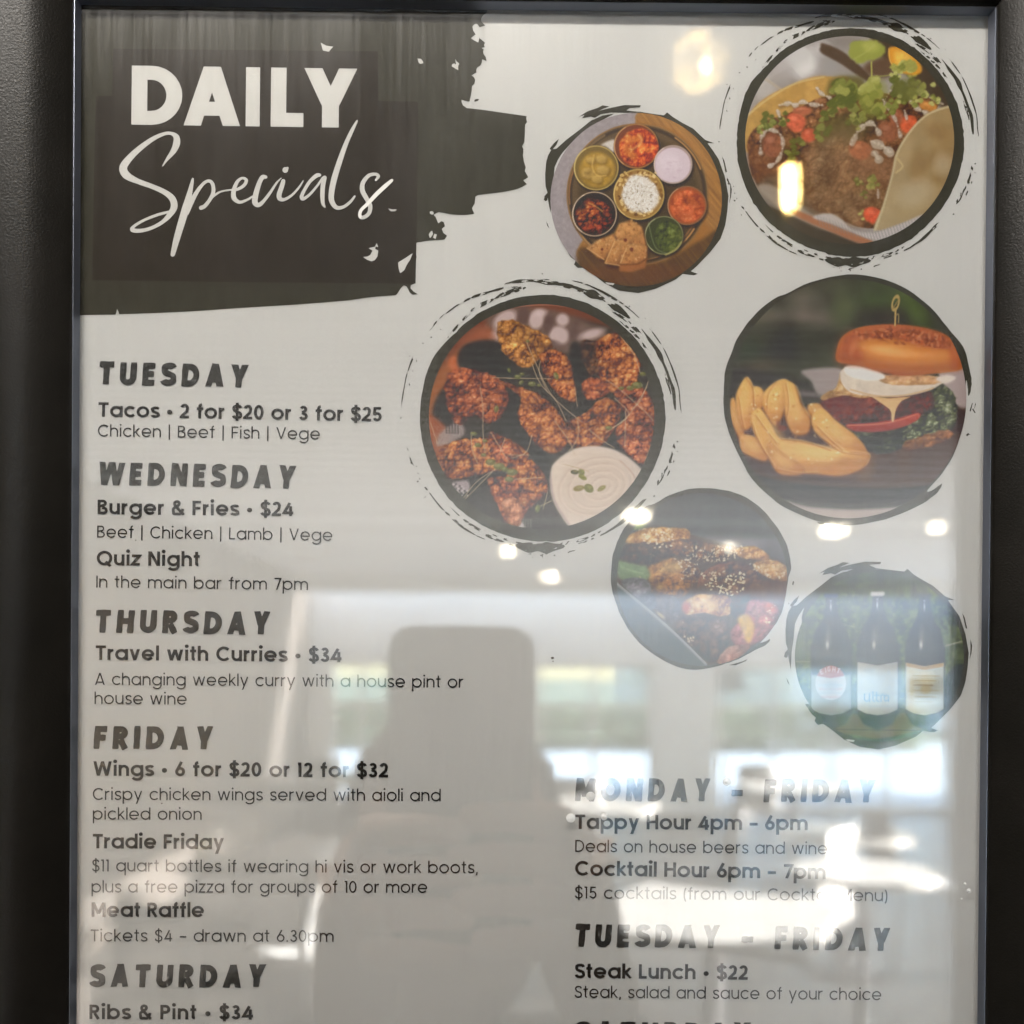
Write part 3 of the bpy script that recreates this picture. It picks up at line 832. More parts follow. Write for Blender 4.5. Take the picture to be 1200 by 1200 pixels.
    c.speck([(410, 560), (440, 460), (640, 460), (680, 600), (600, 720), (450, 700)], 160, 8, [(120, 84, 40), (196, 164, 98), (90, 60, 30), (214, 188, 130)], .8, 4, 1.4)
    c.poly(blob(548, 590, 108, seed=5, j=.06), (206, 200, 194), 1, 3)
    c.speck(blob(548, 590, 108, seed=5, j=.03), 420, 7, [(226, 222, 218), (190, 184, 176), (236, 232, 230), (170, 162, 150)], .75, 7, .35)
    c.speck(blob(548, 590, 100, seed=5, j=.03), 26, 3, [(120, 108, 90)], .6, 8, 2)
    # dark fried bowl
    bowl(283, 705, 130, (172, 152, 130), (50, 36, 28))
    c.crust([(170, 700), (230, 620), (300, 620), (380, 680), (390, 760), (330, 820), (240, 810), (180, 760)], [(34, 20, 14), (80, 36, 22), (140, 66, 34), (184, 108, 58), (214, 156, 100)], 22, seed=63, warp=8, relief=1.3)
    for (x, y, r) in [(260, 780, 16), (310, 780, 16), (225, 790, 12), (345, 760, 12), (240, 640, 10)]:
        c.ell(x, y, r, r * .8, 0, (184, 76, 52), .7, 2)
    c.line([(250, 640), (290, 660), (330, 690)], 8, (206, 156, 84), .7, 2)
    c.ell(210, 650, 30, 40, .5, (32, 24, 20), .6, 6)
    # orange curry right
    bowl(825, 655, 114, (128, 92, 62), (150, 78, 44))
    c.crust(blob(825, 660, 98, seed=7, j=.03), [(140, 62, 34), (178, 88, 48), (198, 108, 62), (214, 136, 88)], 20, seed=64, warp=3, edge=.15, relief=.5)
    # green salad bowl
    bowl(690, 830, 112, (120, 120, 84), (62, 68, 40))
    c.crust(blob(715, 835, 84, seed=8, j=.04), [(44, 50, 24), (74, 82, 38), (98, 108, 54), (134, 142, 88)], 26, seed=65, warp=6, edge=.3, relief=.7)
    c.line([(600, 760), (640, 900), (720, 940)], 5, (150, 160, 120), .5, 2)
    c.line([(700, 945), (760, 910), (790, 870)], 9, (176, 168, 96), .8, 2)
    # breads
    def bread(P, k):
        c.poly([(x + 4, y + 10) for x, y in P], (60, 38, 24), .8, 3)
        c.poly(P, (188, 140, 86), 1, 1.5, grad=(.5, 1, (160, 108, 62)), smooth=False, tex=.35, tscale=22, seed=70 + k)
        c.speck(P, 34, 6, [(142, 92, 52), (206, 164, 112), (128, 80, 44)], .5, 80 + k)
    bread([(240, 905), (300, 860), (400, 820), (420, 900), (340, 972), (300, 960)], 1)
    bread([(430, 760), (500, 740), (560, 780), (585, 880), (560, 960), (440, 900), (400, 820)], 4)
    bread([(340, 992), (400, 860), (480, 850), (520, 930), (440, 1008)], 2)
    bread([(428, 1000), (440, 930), (500, 880), (592, 890), (590, 960), (540, 996)], 3)
    c.poly([(428, 1002), (540, 998), (592, 960), (580, 1020), (500, 1045), (430, 1040)], (150, 96, 54), 1, 1.5, smooth=False)
    c.line([(428, 1002), (540, 998), (592, 962)], 5, (112, 66, 38), .8, 1)
    for p in [[(240, 905), (340, 972)], [(345, 992), (430, 1006)], [(350, 985), (400, 865)], [(436, 990), (470, 905)]]:
        c.line(p, 5, (214, 172, 116), .8, 1.5)
    for (x, y, r) in [(500, 912, 11), (464, 858, 10), (328, 912, 8)]:
        c.ell(x, y, r, r, 0, (96, 46, 28), .85, 2)
    c.grain(8)
    return c
def paint_ribs():
    c = Canvas(25, 50, 1090, 1130, 2.5, (66, 70, 76), 7)
    c.poly([(25, 50), (1090, 50), (1090, 350), (700, 330), (300, 300), (25, 340)], (60, 64, 70), 1, 12)
    c.ell(600, 200, 90, 200, 0, (72, 76, 82), .6, 40)
    c.poly([(480, 350), (800, 345), (1090, 390), (1090, 460), (900, 440), (500, 400)], (124, 122, 128), .9, 8)
    c.poly([(900, 400), (1090, 400), (1090, 640), (1000, 560)], (72, 68, 74), .8, 10)
    M = [(34, 20, 18), (76, 40, 28), (122, 72, 42), (166, 114, 66), (210, 172, 120)]
    D = [(28, 18, 18), (54, 34, 32), (86, 58, 50), (120, 88, 76)]
    Y = [(110, 64, 30), (156, 104, 50), (192, 148, 84), (216, 184, 128), (232, 212, 168)]
    c.poly([(60, 620), (90, 420), (260, 290), (480, 330), (700, 390), (940, 460), (1080, 540), (1060, 760), (900, 960), (640, 1090), (560, 1080), (300, 860)], (72, 50, 40), 1, 3)
    c.crust([(130, 340), (220, 300), (330, 290), (470, 300), (495, 330), (470, 370), (330, 380), (120, 380)], Y, 26, seed=71, warp=6)
    c.crust([(90, 420), (200, 380), (330, 390), (430, 430), (330, 480), (240, 510), (90, 480)], D, 24, seed=72, warp=6)
    c.crust([(360, 380), (480, 360), (640, 390), (760, 400), (800, 460), (640, 480), (500, 470), (380, 440)], M, 24, seed=73)
    c.crust([(760, 420), (860, 400), (940, 440), (950, 480), (860, 480), (780, 460)], Y, 24, seed=74)
    c.crust([(240, 540), (300, 500), (400, 470), (500, 500), (560, 560), (500, 640), (440, 700), (320, 690), (260, 620)], [(60, 34, 20), (120, 72, 36), (166, 112, 56), (204, 156, 84), (226, 192, 132)], 30, seed=75, warp=6)
    c.poly([(290, 540), (360, 490), (430, 500), (440, 540), (360, 560)], (204, 170, 104), .7, 6)
    c.crust([(540, 620), (560, 560), (640, 510), (760, 490), (860, 520), (1000, 580), (1060, 620), (1060, 700), (940, 720), (800, 700), (640, 660)], [(40, 22, 18), (74, 40, 30), (106, 62, 44), (140, 92, 62), (186, 140, 96)], 38, seed=76, relief=.7)
    c.crust([(860, 510), (960, 480), (1060, 520), (1070, 600), (960, 590)], Y, 24, seed=77)
    c.line([(540, 640), (560, 580), (640, 520), (740, 500)], 8, (150, 76, 50), .7, 3)
    c.poly([(800, 640), (900, 610), (1060, 600), (1050, 740), (960, 760), (840, 700)], (84, 44, 36), .8, 6)
    c.crust([(450, 740), (520, 690), (620, 680), (720, 700), (740, 760), (700, 810), (560, 790), (470, 800)], [(110, 54, 26), (160, 100, 44), (200, 152, 84), (222, 190, 130), (236, 216, 170)], 36, seed=78, warp=6)
    c.ell(590, 735, 70, 36, .1, (222, 190, 122), .7, 12); c.ell(470, 760, 26, 30, 0, (176, 84, 48), .8, 5)
    c.crust([(440, 820), (560, 800), (620, 860), (600, 960), (640, 1070), (560, 1060), (440, 960), (400, 880)], D, 26, seed=79)
    c.crust([(600, 840), (690, 830), (720, 900), (715, 1000), (640, 1070), (600, 980)], [(34, 20, 20), (70, 44, 38), (106, 72, 62), (150, 116, 104)], 34, seed=80)
    c.crust([(280, 700), (400, 690), (440, 780), (380, 860), (300, 780)], [(50, 40, 42), (80, 66, 66), (110, 94, 92)], 30, seed=81)
    c.crust([(740, 720), (830, 690), (830, 780), (760, 830), (730, 780)], [(34, 20, 20), (60, 36, 32), (90, 58, 50)], 26, seed=82)
    # pink meat and yellow sauce
    c.crust([(840, 720), (960, 730), (1010, 780), (980, 880), (880, 970), (760, 980), (730, 900), (800, 820)], [(90, 36, 36), (144, 72, 70), (176, 100, 96), (204, 140, 128)], 30, seed=83)
    c.poly([(770, 820), (830, 800), (870, 870), (850, 960), (820, 960), (800, 900)], (206, 164, 60), .95, 3, tex=.3, tscale=22)
    c.ell(960, 760, 40, 26, .4, (196, 84, 56), .7, 6)
    c.crust([(650, 1080), (720, 990), (840, 980), (800, 1040), (720, 1085)], [(130, 74, 60), (176, 120, 98), (206, 164, 136)], 24, seed=84)
    # greens and onion on the left
    c.poly([(75, 490), (140, 500), (240, 520), (250, 590), (180, 600), (80, 590)], (112, 136, 90), 1, 2, tex=.4, tscale=24, warp=6)
    c.line([(90, 520), (150, 545), (220, 560)], 6, (158, 178, 130), .7, 3)
    c.ell(195, 285, 40, 16, -.2, (100, 132, 60), .9, 4)
    c.crust([(90, 610), (160, 585), (240, 600), (265, 650), (230, 720), (150, 680)], [(58, 54, 62), (96, 92, 100), (132, 128, 136), (160, 158, 166)], 34, seed=85)
    c.crust([(200, 690), (280, 680), (290, 760), (240, 770)], [(50, 46, 52), (90, 86, 94), (130, 126, 132)], 22, seed=86)
    # sesame
    S = [(236, 222, 190), (220, 200, 160), (206, 186, 146)]
    c.speck([(170, 300), (380, 290), (420, 400), (260, 420)], 80, 4.1, S, .85, 91, 1.5)
    c.speck([(440, 400), (820, 400), (760, 480), (480, 500)], 90, 4.1, S, .85, 92, 1.6)
    c.speck([(560, 560), (720, 540), (830, 560), (820, 660), (700, 700), (580, 640)], 80, 4.4, S, .95, 93, 1.8)
    c.speck([(840, 500), (1060, 560), (1000, 600), (860, 540)], 26, 4.1, S, .85, 94, 1.7)
    c.speck([(400, 460), (600, 480), (520, 560), (440, 600)], 34, 4.1, S, .8, 95, 1.6)
    c.speck([(760, 820), (1000, 740), (980, 860)], 16, 4.1, S, .8, 96, 1.5)
    c.speck([(450, 920), (520, 930), (500, 1000)], 12, 4.8, S, .7, 97, 1.5)
    c.speck([(120, 340), (1000, 500), (900, 700), (500, 900), (200, 600)], 160, 3, [(226, 196, 150), (40, 24, 20)], .5, 98, 1.3)
    # tray edge
    c.poly([(25, 600), (70, 620), (300, 800), (590, 1095), (560, 1130), (25, 1130)], (82, 92, 96), 1, 2, grad=(.5, -.6, (66, 74, 80)))
    c.line([(64, 622), (180, 720), (300, 822), (420, 930), (585, 1092)], 16, (126, 128, 128), .95, 2)
    c.line([(64, 618), (180, 714), (300, 816), (420, 924), (585, 1086)], 5, (178, 176, 172), .8, 2)
    c.ell(322, 806, 30, 9, .7, (176, 164, 128), .9, 2)
    c.grain(7)
    # a pale print veil
    c.A = c.A * .92 + np.array([120, 116, 112]) * .08
    return c
def paint_bottles():
    c = Canvas(60, 80, 1140, 1160, 2.5, (58, 66, 44), 8)
    n = c.noise(50, octs=4, seed=5, gain=.6)
    n2 = c.noise(130, octs=2, seed=6)
    b = (slice(None), slice(None))
    c.blend(b, np.clip((n - .45) * 3.5, 0, 1) * np.clip(n2 * 1.6, 0, 1), (104, 116, 62), .9)
    c.blend(b, np.clip((.45 - n) * 4, 0, 1), (34, 42, 34), .8)
    c.blend(b, np.clip((c.noise(24, octs=3, seed=7) - .62) * 5, 0, 1), (134, 140, 84), .5)
    c.ell(640, 150, 320, 90, 0, (44, 54, 40), .6, 30)
    c.ell(1000, 620, 80, 120, 0, (96, 112, 62), .5, 20)
    c.ell(120, 560, 60, 120, 0, (88, 100, 56), .5, 20)
    c.line([(85, 640), (190, 640)], 7, (150, 150, 118), .7, 2)
    c.line([(975, 548), (1080, 520)], 10, (156, 152, 124), .8, 2)
    c.line([(380, 420), (480, 440)], 6, (110, 116, 84), .6, 2)
    c.poly([(1040, 660), (1140, 640), (1140, 860), (980, 960), (990, 720)], (50, 58, 58), .95, 3, smooth=False)
    # timber table
    c.poly([(200, 960), (1000, 940), (900, 1060), (600, 1110), (330, 1060)], (110, 92, 66), 1, 2, smooth=False, tex=.15, tscale=40)
    c.line([(300, 1046), (860, 1052)], 5, (58, 52, 42), .9, 1)
    c.line([(250, 1000), (460, 1010)], 3, (84, 72, 54), .7, 1)
    c.poly([(330, 1090), (600, 1100), (860, 1050), (700, 1160), (500, 1160)], (56, 76, 62), 1, 2)

    def bottle(x, top, sh, w, lab, labt, capc):
        P = [(x - 26, top), (x + 26, top), (x + 30, top + 60), (x + 44, top + 130), (x + w * .8, top + 210), (x + w, top + 300), (x + w + 4, sh), (x + w + 2, 940),
             (x + w * .7, 1010), (x, 1045), (x - w * .7, 1010), (x - w - 2, 940), (x - w - 4, sh), (x - w, top + 300), (x - w * .8, top + 210), (x - 44, top + 130), (x - 30, top + 60)]
        c.poly([(a + 6, b_ + 6) for a, b_ in P], (20, 24, 24), .5, 4, smooth=False)
        c.poly(P, (42, 38, 38), 1, 1.5, smooth=False, grad=(1, 0, (34, 36, 44)))
        c.poly([(x - 8, top + 90), (x + 30, top + 120), (x + w * .7, 470), (x + w * .6, 640), (x - w * .3, 640), (x - w * .2, 430)], (58, 48, 42), .6, 12)
        c.ell(x - 20, 500, 14, 56, .06, (150, 140, 132), .55, 6)
        c.ell(x - 22, 540, 9, 22, 0, (226, 220, 212), .8, 3)
        c.ell(x - 2, top + 62, 5, 22, 0, (224, 220, 216), .8, 2)
        c.ell(x - 2, top + 26, 8, 6, 0, (190, 186, 182), .6, 1.5)
        c.poly([(x - 42, top - 18), (x + 42, top - 18), (x + 44, top + 4), (x + 30, top + 10), (x - 30, top + 10), (x - 44, top + 4)], capc, 1, 1.5, smooth=False)
        # label follows the round of the bottle
        q = [(x - w - 2, labt), (x, labt + 22), (x + w + 2, labt), (x + w + 2, 925), (x + w * .6, 950), (x, 962), (x - w * .6, 950), (x - w - 2, 925)]
        c.poly(q, lab, 1, 1.3, smooth=False, grad=(1, 0, tuple(v * .84 for v in lab)))
        return q
    bottle(860, 250, 520, 112, (196, 190, 168), 648, (64, 70, 72))
    c.poly([(750, 646), (860, 668), (974, 646), (974, 668), (860, 690), (750, 668)], (170, 130, 76), 1, 1, smooth=False)
    c.ell(860, 740, 60, 40, 0, (214, 200, 160), .7, 10)
    c.poly([(760, 700), (800, 700), (800, 920), (760, 900)], (196, 168, 112), .5, 6)
    bottle(300, 250, 520, 116, (150, 150, 152), 700, (44, 58, 92))
    c.poly([(184, 700), (420, 700), (420, 720), (184, 720)], (44, 46, 60), .9, 2, smooth=False)
    # round red-topped label
    c.ell(298, 770, 92, 100, 0, (186, 182, 186), 1, 1.5)
    b2, m2 = c.pmask([(200, 660), (400, 660), (400, 722), (298, 738), (200, 722)], False, 1)
    d = np.hypot((c.X[b2] - 298) / 90, (c.Y[b2] - 768) / 104)
    c.blend(b2, m2 * (d < 1), (158, 78, 78), 1)
    W = (212, 200, 202)
    def let(strokes, x, y, s, w, col, rot=0, sx=1.0):
        q, k = math.cos(rot), math.sin(rot)
        for st in strokes:
            c.line([(x + (a * sx * q - b_ * k) * s, y + (a * sx * k + b_ * q) * s) for a, b_ in st], w, col, .9, .7, smooth=False)
    L = {'E': [[(1, 0), (0, 0), (0, 2), (1, 2)], [(0, 1), (.8, 1)]], 'I': [[(.5, 0), (.5, 2)]], 'G': [[(1, .3), (.5, 0), (0, .5), (0, 1.6), (.5, 2), (1, 1.6), (1, 1.1), (.6, 1.1)]],
         'H': [[(0, 0), (0, 2)], [(1, 0), (1, 2)], [(0, 1), (1, 1)]], 'N': [[(0, 2), (0, 0), (1, 2), (1, 0)]], 'T': [[(0, 0), (1, 0)], [(.5, 0), (.5, 2)]]}
    for ch, x, y, r in [('E', 232, 690, -.35), ('I', 258, 680, -.2), ('G', 280, 672, -.1), ('H', 312, 672, .1), ('T', 342, 680, .3)]:
        let(L[ch], x, y, 13, 5, W, r)
    for i in range(5):
        c.line([(230 + i * 4, 780 + i * 24), (366 - i * 4, 780 + i * 24)], 6, (176, 120, 124) if i % 2 else (140, 158, 176), .5, 3)
    c.ell(298, 790, 46, 34, 0, (164, 176, 192), .6, 6)
    bottle(578, 240, 520, 120, (184, 182, 178), 640, (196, 192, 190))
    for ch, x, y in [('N', 640, 690), ('I', 624, 790), ('T', 642, 790)]:
        let(L[ch], x, y, 13, 4, (150, 158, 170))
    # blue word on the middle label: ultra
    bl = (92, 128, 156)
    for st in [[(500, 836), (500, 868), (512, 878), (528, 870), (530, 836)], [(530, 836), (530, 878)], [(550, 820), (550, 872), (560, 878)], [(572, 824), (572, 872), (584, 878)], [(560, 842), (588, 842)],
               [(598, 878), (598, 842), (606, 838), (616, 842)], [(640, 844), (624, 842), (616, 858), (624, 876), (642, 870), (644, 844), (644, 878)]]:
        c.line(st, 8, bl, .95, 1, smooth=False)
    c.line([(496, 832), (560, 826), (646, 834)], 3, bl, .5, 1)
    for yy in (716, 738, 760):
        c.line([(520 + (yy % 3) * 8, yy), (628, yy)], 5, (164, 166, 172), .6, 1.5)
    c.poly([(500, 676), (560, 680), (556, 704), (502, 700)], (150, 158, 168), .5, 2)
    for k, yy in enumerate((724, 752, 780, 812, 850, 880)):
        c.line([(790 + k * 3, yy), (944 - (k % 3) * 18, yy + 2)], 5 if k % 2 else 9, (150, 128, 84) if k != 2 else (120, 92, 60), .55, 1.5)
    c.ell(866, 806, 34, 26, 0, (176, 150, 96), .5, 3)
    c.line([(530, 908), (650, 908)], 7, (150, 160, 172), .6, 2)
    for p in [[(250, 330), (420, 440), (700, 520)], [(590, 470), (700, 520)], [(750, 550), (860, 610)], [(300, 420), (460, 430)]]:
        c.line(p, 2, (130, 128, 120), .4, .8)
    c.grain(7)
    return c
# ---------------------------------------------------------------- lettering drawn as flat strokes
def arc(cx, cy, rx, ry, a0, a1, n=None):
    n = n or max(3, int(abs(a1 - a0) / 15) + 1)
    return [(cx + rx * math.cos(R(a0 + (a1 - a0) * k / n)), cy + ry * math.sin(R(a0 + (a1 - a0) * k / n))) for k in range(n + 1)]

def spl(pts, n=5):
    return [tuple(p) for p in _catmull(pts, n, False)]

def legs(w, *pts):
    """slanted legs with level ends: one four-sided piece per leg"""
    out = []
    for (x0, y0), (x1, y1) in zip(pts, pts[1:]):
        hw = w / 2 * math.hypot(x1 - x0, y1 - y0) / abs(y1 - y0)
        out.append(('q', [(x0 - hw, y0), (x0 + hw, y0), (x1 + hw, y1), (x1 - hw, y1)]))
    return out

def glyph(ch, w, X=.77):
    """(strokes, width); cap height 1; a stroke is a list of points or ('c', points) closed or ('d', x, y, r) dot"""
    h = w / 2
    r = .40
    bx, by = r - h, X / 2 - h + .008
    def bowl(cx=r): return ('c', arc(cx, X / 2, bx, by, 0, 360, 28)[:-1])
    aw = .66; ar = aw / 2 - h; ay = X - h - ar
    G = {}
    if ch == 'a': return [bowl(), [(2 * r - h, X), (2 * r - h, 0)]], 2 * r
    if ch == 'b': return [bowl(), [(h, 1.04), (h, 0)]], 2 * r
    if ch == 'd': return [bowl(), [(2 * r - h, 1.04), (2 * r - h, 0)]], 2 * r
    if ch == 'p': return [bowl(), [(h, X), (h, -.32)]], 2 * r
    if ch == 'q': return [bowl(), [(2 * r - h, X), (2 * r - h, -.32)]], 2 * r
    if ch == 'g': return [bowl(), [(2 * r - h, X), (2 * r - h, .0)] + arc(r, -.0, bx, .33 - h, 0, -152)], 2 * r
    if ch == 'o': return [bowl()], 2 * r
    if ch == 'c': return [arc(r, X / 2, bx, by, 42, 318)], 2 * r - .10
    if ch == 'e': return [arc(r, X / 2, bx, by, 0, 322), [(h, X / 2 - .02), (2 * r - h + h * .6, X / 2 - .02)]], 2 * r
    if ch == 'f': return [[(.19, 0), (.19, .80)] + arc(.36, .84, .17, .22 - h, 180, 100), [(0, X - h), (.40, X - h)]], .40
    if ch == 'h': return [[(h, 1.04), (h, 0)], [(h, ay - .02)] + arc(aw / 2, ay, ar, ar, 170, 0) + [(aw - h, 0)]], aw
    if ch == 'n': return [[(h, X), (h, 0)], [(h, ay - .02)] + arc(aw / 2, ay, ar, ar, 170, 0) + [(aw - h, 0)]], aw
    if ch == 'm':
        q = .28 - h / 2; yy = X - h - q; d = 2 * q
        return [[(h, X), (h, 0)], [(h, yy)] + arc(h + q, yy, q, q, 170, 0) + [(h + d, 0)],
                [(h + d, yy)] + arc(h + d + q, yy, q, q, 170, 0) + [(h + 2 * d, 0)]], 2 * d + w
    if ch == 'u': return [[(aw - h, X), (aw - h, 0)], [(h, X), (h, aw / 2)] + arc(aw / 2, h + ar, ar, ar, 190, 350) + [(aw - h, h + ar)]], aw
    if ch == 'i': return [[(.5 * w + .02, X), (.5 * w + .02, 0)], ('d', .5 * w + .02, 1.0, w * .68)], w + .04
    if ch == 'l': return [[(h, 1.04), (h, 0)]], w
    if ch == 'k': return [[(h, 1.04), (h, 0)], [(h * 1.2, .30), (.50, X)], [(.20, .42), (.54, 0)]], .56
    if ch == 'r': return [[(h, X), (h, 0)], [(h, X - .30)] + arc(.36, X - h - .24, .36 - h, .24, 175, 88)], .38
    if ch == 's':
        return [spl([(.50, X - .17), (.42, X - h - .01), (.27, X - h), (.12, X - h - .05), (.07 + h * .4, X - .20), (.16, X / 2 + .04), (.30, X / 2 - .02), (.44, X / 2 - .08),
                     (.53 - h * .4, .19), (.44, h + .04), (.29, h - .005), (.13, h + .03), (.04 + h * .5, .18)])], .54
    if ch == 't': return [[(.18, 1.0), (.18, .16)] + arc(.30, .16, .12, .16 - h, 180, 270), [(0, X - h), (.38, X - h)]], .38
    if ch == 'v': return legs(w, (h * 1.1, X), (.33, 0), (.66 - h * 1.1, X)), .66
    if ch == 'w': return legs(w, (h * 1.05, X), (.28, 0), (.51, X), (.74, 0), (1.02 - h * 1.05, X)), 1.02
    if ch == 'x': return legs(w, (h * 1.2, X), (.62 - h * 1.2, 0)) + legs(w, (.62 - h * 1.2, X), (h * 1.2, 0)), .62
    if ch == 'y': return legs(w, (h * 1.1, X), (.34, .0)) + legs(w, (.68 - h * 1.1, X), (.21, -.32)), .68
    if ch == 'z': return [[(.02, X - h), (.50, X - h), (.05, h), (.53, h)]], .54
    # capitals
    if ch == 'A': return legs(w, (h * 1.1, 0), (.41, 1), (.82 - h * 1.1, 0)) + [[(.20, .17 + h), (.62, .17 + h)]], .82
    if ch == 'B': return [[(h, 0), (h, 1)], [(h, 1 - h), (.34, 1 - h)] + arc(.34, .76, .24 - h, .24 - h, 90, -90) + [(h, .52)], [(.30, .52), (.36, .52)] + arc(.36, .26, .28 - h, .26 - h * .9, 88, -90) + [(h, h)]], .64
    if ch == 'C': return [arc(.48, .5, .48 - h, .5 - h + .01, 43, 317, 20)], .86
    if ch == 'D': return [[(h, 0), (h, 1)], [(h, 1 - h), (.30, 1 - h)] + arc(.30, .5, .46 - h, .5 - h, 90, -90, 14) + [(h, h)]], .76
    if ch == 'E': return [[(h, 0), (h, 1)], [(h, 1 - h), (.54, 1 - h)], [(h, .51), (.50, .51)], [(h, h), (.54, h)]], .56
    if ch == 'F': return [[(h, 0), (h, 1)], [(h, 1 - h), (.54, 1 - h)], [(h, .49), (.50, .49)]], .55
    if ch == 'H': return [[(h, 0), (h, 1)], [(.74 - h, 0), (.74 - h, 1)], [(h, .52), (.74 - h, .52)]], .74
    if ch == 'I': return [[(h, 0), (h, 1)]], w
    if ch == 'L': return [[(h, 1), (h, h), (.50, h)]], .51
    if ch == 'M': return [[(h, 0), (h, 1)], [(.90 - h, 0), (.90 - h, 1)]] + legs(w, (h * 1.2, 1), (.45, .20), (.90 - h * 1.2, 1)), .90
    if ch == 'N': return [[(h, 0), (h, 1)], [(.74 - h, 0), (.74 - h, 1)]] + legs(w, (h * 1.2, 1), (.74 - h * 1.2, 0)), .74
    if ch == 'O': return [('c', arc(.46, .5, .46 - h, .5 - h + .01, 0, 360, 30)[:-1])], .92
    if ch == 'P': return [[(h, 0), (h, 1)], [(h, 1 - h), (.34, 1 - h)] + arc(.34, .70, .28 - h, .30 - h, 90, -90) + [(h, .40 + h)]], .62
    if ch == 'Q': return [('c', arc(.49, .5, .49 - h, .5 - h + .01, 0, 360, 30)[:-1]), [(.56, .26), (.86, -.05)]], .98
    if ch == 'R': return [[(h, 0), (h, 1)], [(h, 1 - h), (.34, 1 - h)] + arc(.34, .71, .28 - h, .29 - h, 90, -90) + [(h, .42 + h)], [(.32, .42), (.60 - h * .3, 0)]], .64
    if ch == 'S':
        return [spl([(.57 - h * .3, .77), (.48, 1 - h - .03), (.32, 1 - h), (.15, 1 - h - .05), (.06 + h * .5, .75), (.16, .58), (.33, .50), (.50, .42), (.60 - h * .5, .25),
                     (.50, h + .05), (.32, h - .01), (.14, h + .04), (.04 + h * .4, .24)])], .62
    if ch == 'T': return [[(0, 1 - h), (.64, 1 - h)], [(.32, 1 - h), (.32, 0)]], .64
    if ch == 'U': return [[(h, 1), (h, .36)] + arc(.36, .35, .36 - h, .35 - h, 180, 360) + [(.72 - h, 1)]], .72
    if ch == 'V': return legs(w, (h * 1.1, 1), (.40, 0), (.80 - h * 1.1, 1)), .80
    if ch == 'W': return legs(w, (h * 1.05, 1), (.32, 0), (.58, 1), (.84, 0), (1.16 - h * 1.05, 1)), 1.16
    if ch == 'Y': return legs(w, (h * 1.15, 1), (.38, .38), (.76 - h * 1.15, 1)) + [[(.38, .46), (.38, 0)]], .76
    # figures and signs
    if ch == '0': return [('c', arc(.31, .5, .31 - h, .5 - h, 0, 360, 26)[:-1])], .62
    if ch == '1': return [[(.02, 1 - h), (.24, 1 - h)], [(.24 - h, 1), (.24 - h, 0)]], .27
    if ch == '2': return [arc(.29, .71, .27 - h, .29 - h, 165, -20) + [(.42, .47), (.08, h + .01), (.08, h), (.57, h)]], .58
    if ch == '3': return [arc(.29, .75, .24 - h, .25 - h, 160, -80) + [(.22, .52)], [(.22, .52)] + arc(.29, .27, .28 - h, .27 - h, 80, -165)], .58
    if ch == '4': return [[(.66, .24), (.08, .24), (.44, 1 - h * .8)], [(.49, .70), (.49, 0)]], .67
    if ch == '5': return [[(.53, 1 - h), (.15, 1 - h), (.12, .53)] + arc(.29, .33, .29 - h, .32 - h, 128, -155)], .59
    if ch == '6': return [('c', arc(.31, .32, .31 - h, .32 - h, 0, 360, 22)[:-1]), [(.05 + h * .7, .40), (.40, 1)]], .62
    if ch == '7': return [[(.02, 1 - h), (.52, 1 - h), (.20, 0)]], .56
    if ch == '$': 
        s_, ww = glyph('S', w); return s_ + [[(.32, 1.13), (.32, -.13)]], .62
    if ch == '&': return [spl([(.74, .02), (.42, .38), (.19, .66), (.17, .84), (.30, .96 - h * .3), (.44, .86), (.42, .70), (.24, .56), (.08, .42), (.04 + h * .5, .24), (.12, .08), (.30, h - .01), (.48, .08), (.62, .26), (.68, .44)])], .78
    if ch == '.': return [('d', .09, h + .01, w * .62)], .18
    if ch == ',': return [[(.12, w * .9), (.06, -.16)]], .18
    if ch == '(': return [arc(.42, .40, .36, .75, 130, 230, 10)], .22
    if ch == ')': return [arc(-.18, .40, .36, .75, 50, -50, 10)], .22
    if ch == '|': return [[(.10, 1.08), (.10, -.20)]], .20
    if ch == '-': return [[(.0, .38), (.34, .38)]], .34
    if ch == '\u2013': return [[(.0, .40), (.52, .40)]], .52
    if ch == '\u2022': return [('d', .18, .40, .15 + w * .1)], .36
    if ch == ' ': return [], .30
    return [], .3

def ribbon(pts, hw, closed=False, rough=None):
    """mitred strip along pts; hw one half width or one per point"""
    Pn = [np.array(p, float) for p in pts]
    Q = [Pn[0]]
    for p in Pn[1:]:
        if np.hypot(*(p - Q[-1])) > 1e-5: Q.append(p)
    Pn = Q; n = len(Pn)
    V = []
    for i in range(n):
        if closed: a, b = Pn[i] - Pn[i - 1], Pn[(i + 1) % n] - Pn[i]
        else: a, b = (Pn[i] - Pn[max(i - 1, 0)]), (Pn[min(i + 1, n - 1)] - Pn[i])
        if not closed and i == 0: a = b
        if not closed and i == n - 1: b = a
        a = a / (np.hypot(*a) + 1e-12); b = b / (np.hypot(*b) + 1e-12)
        t = a + b; L = np.hypot(*t)
        if L < 1e-3: t = a; L = 1
        t = t / L
        nrm = np.array([-t[1], t[0]])
        k = 1 / max(.35, float(np.dot(nrm, np.array([-a[1], a[0]]))))
        w_ = hw[i] if hasattr(hw, '__len__') else hw
        ja = 1 + (rough() if rough else 0); jb = 1 + (rough() if rough else 0)
        V += [Pn[i] + nrm * w_ * k * ja, Pn[i] - nrm * w_ * k * jb]
    Fc = []
    for i in range(n if closed else n - 1):
        j = (i + 1) % n
        Fc.append((2 * i, 2 * i + 1, 2 * j + 1, 2 * j))
    return V, Fc

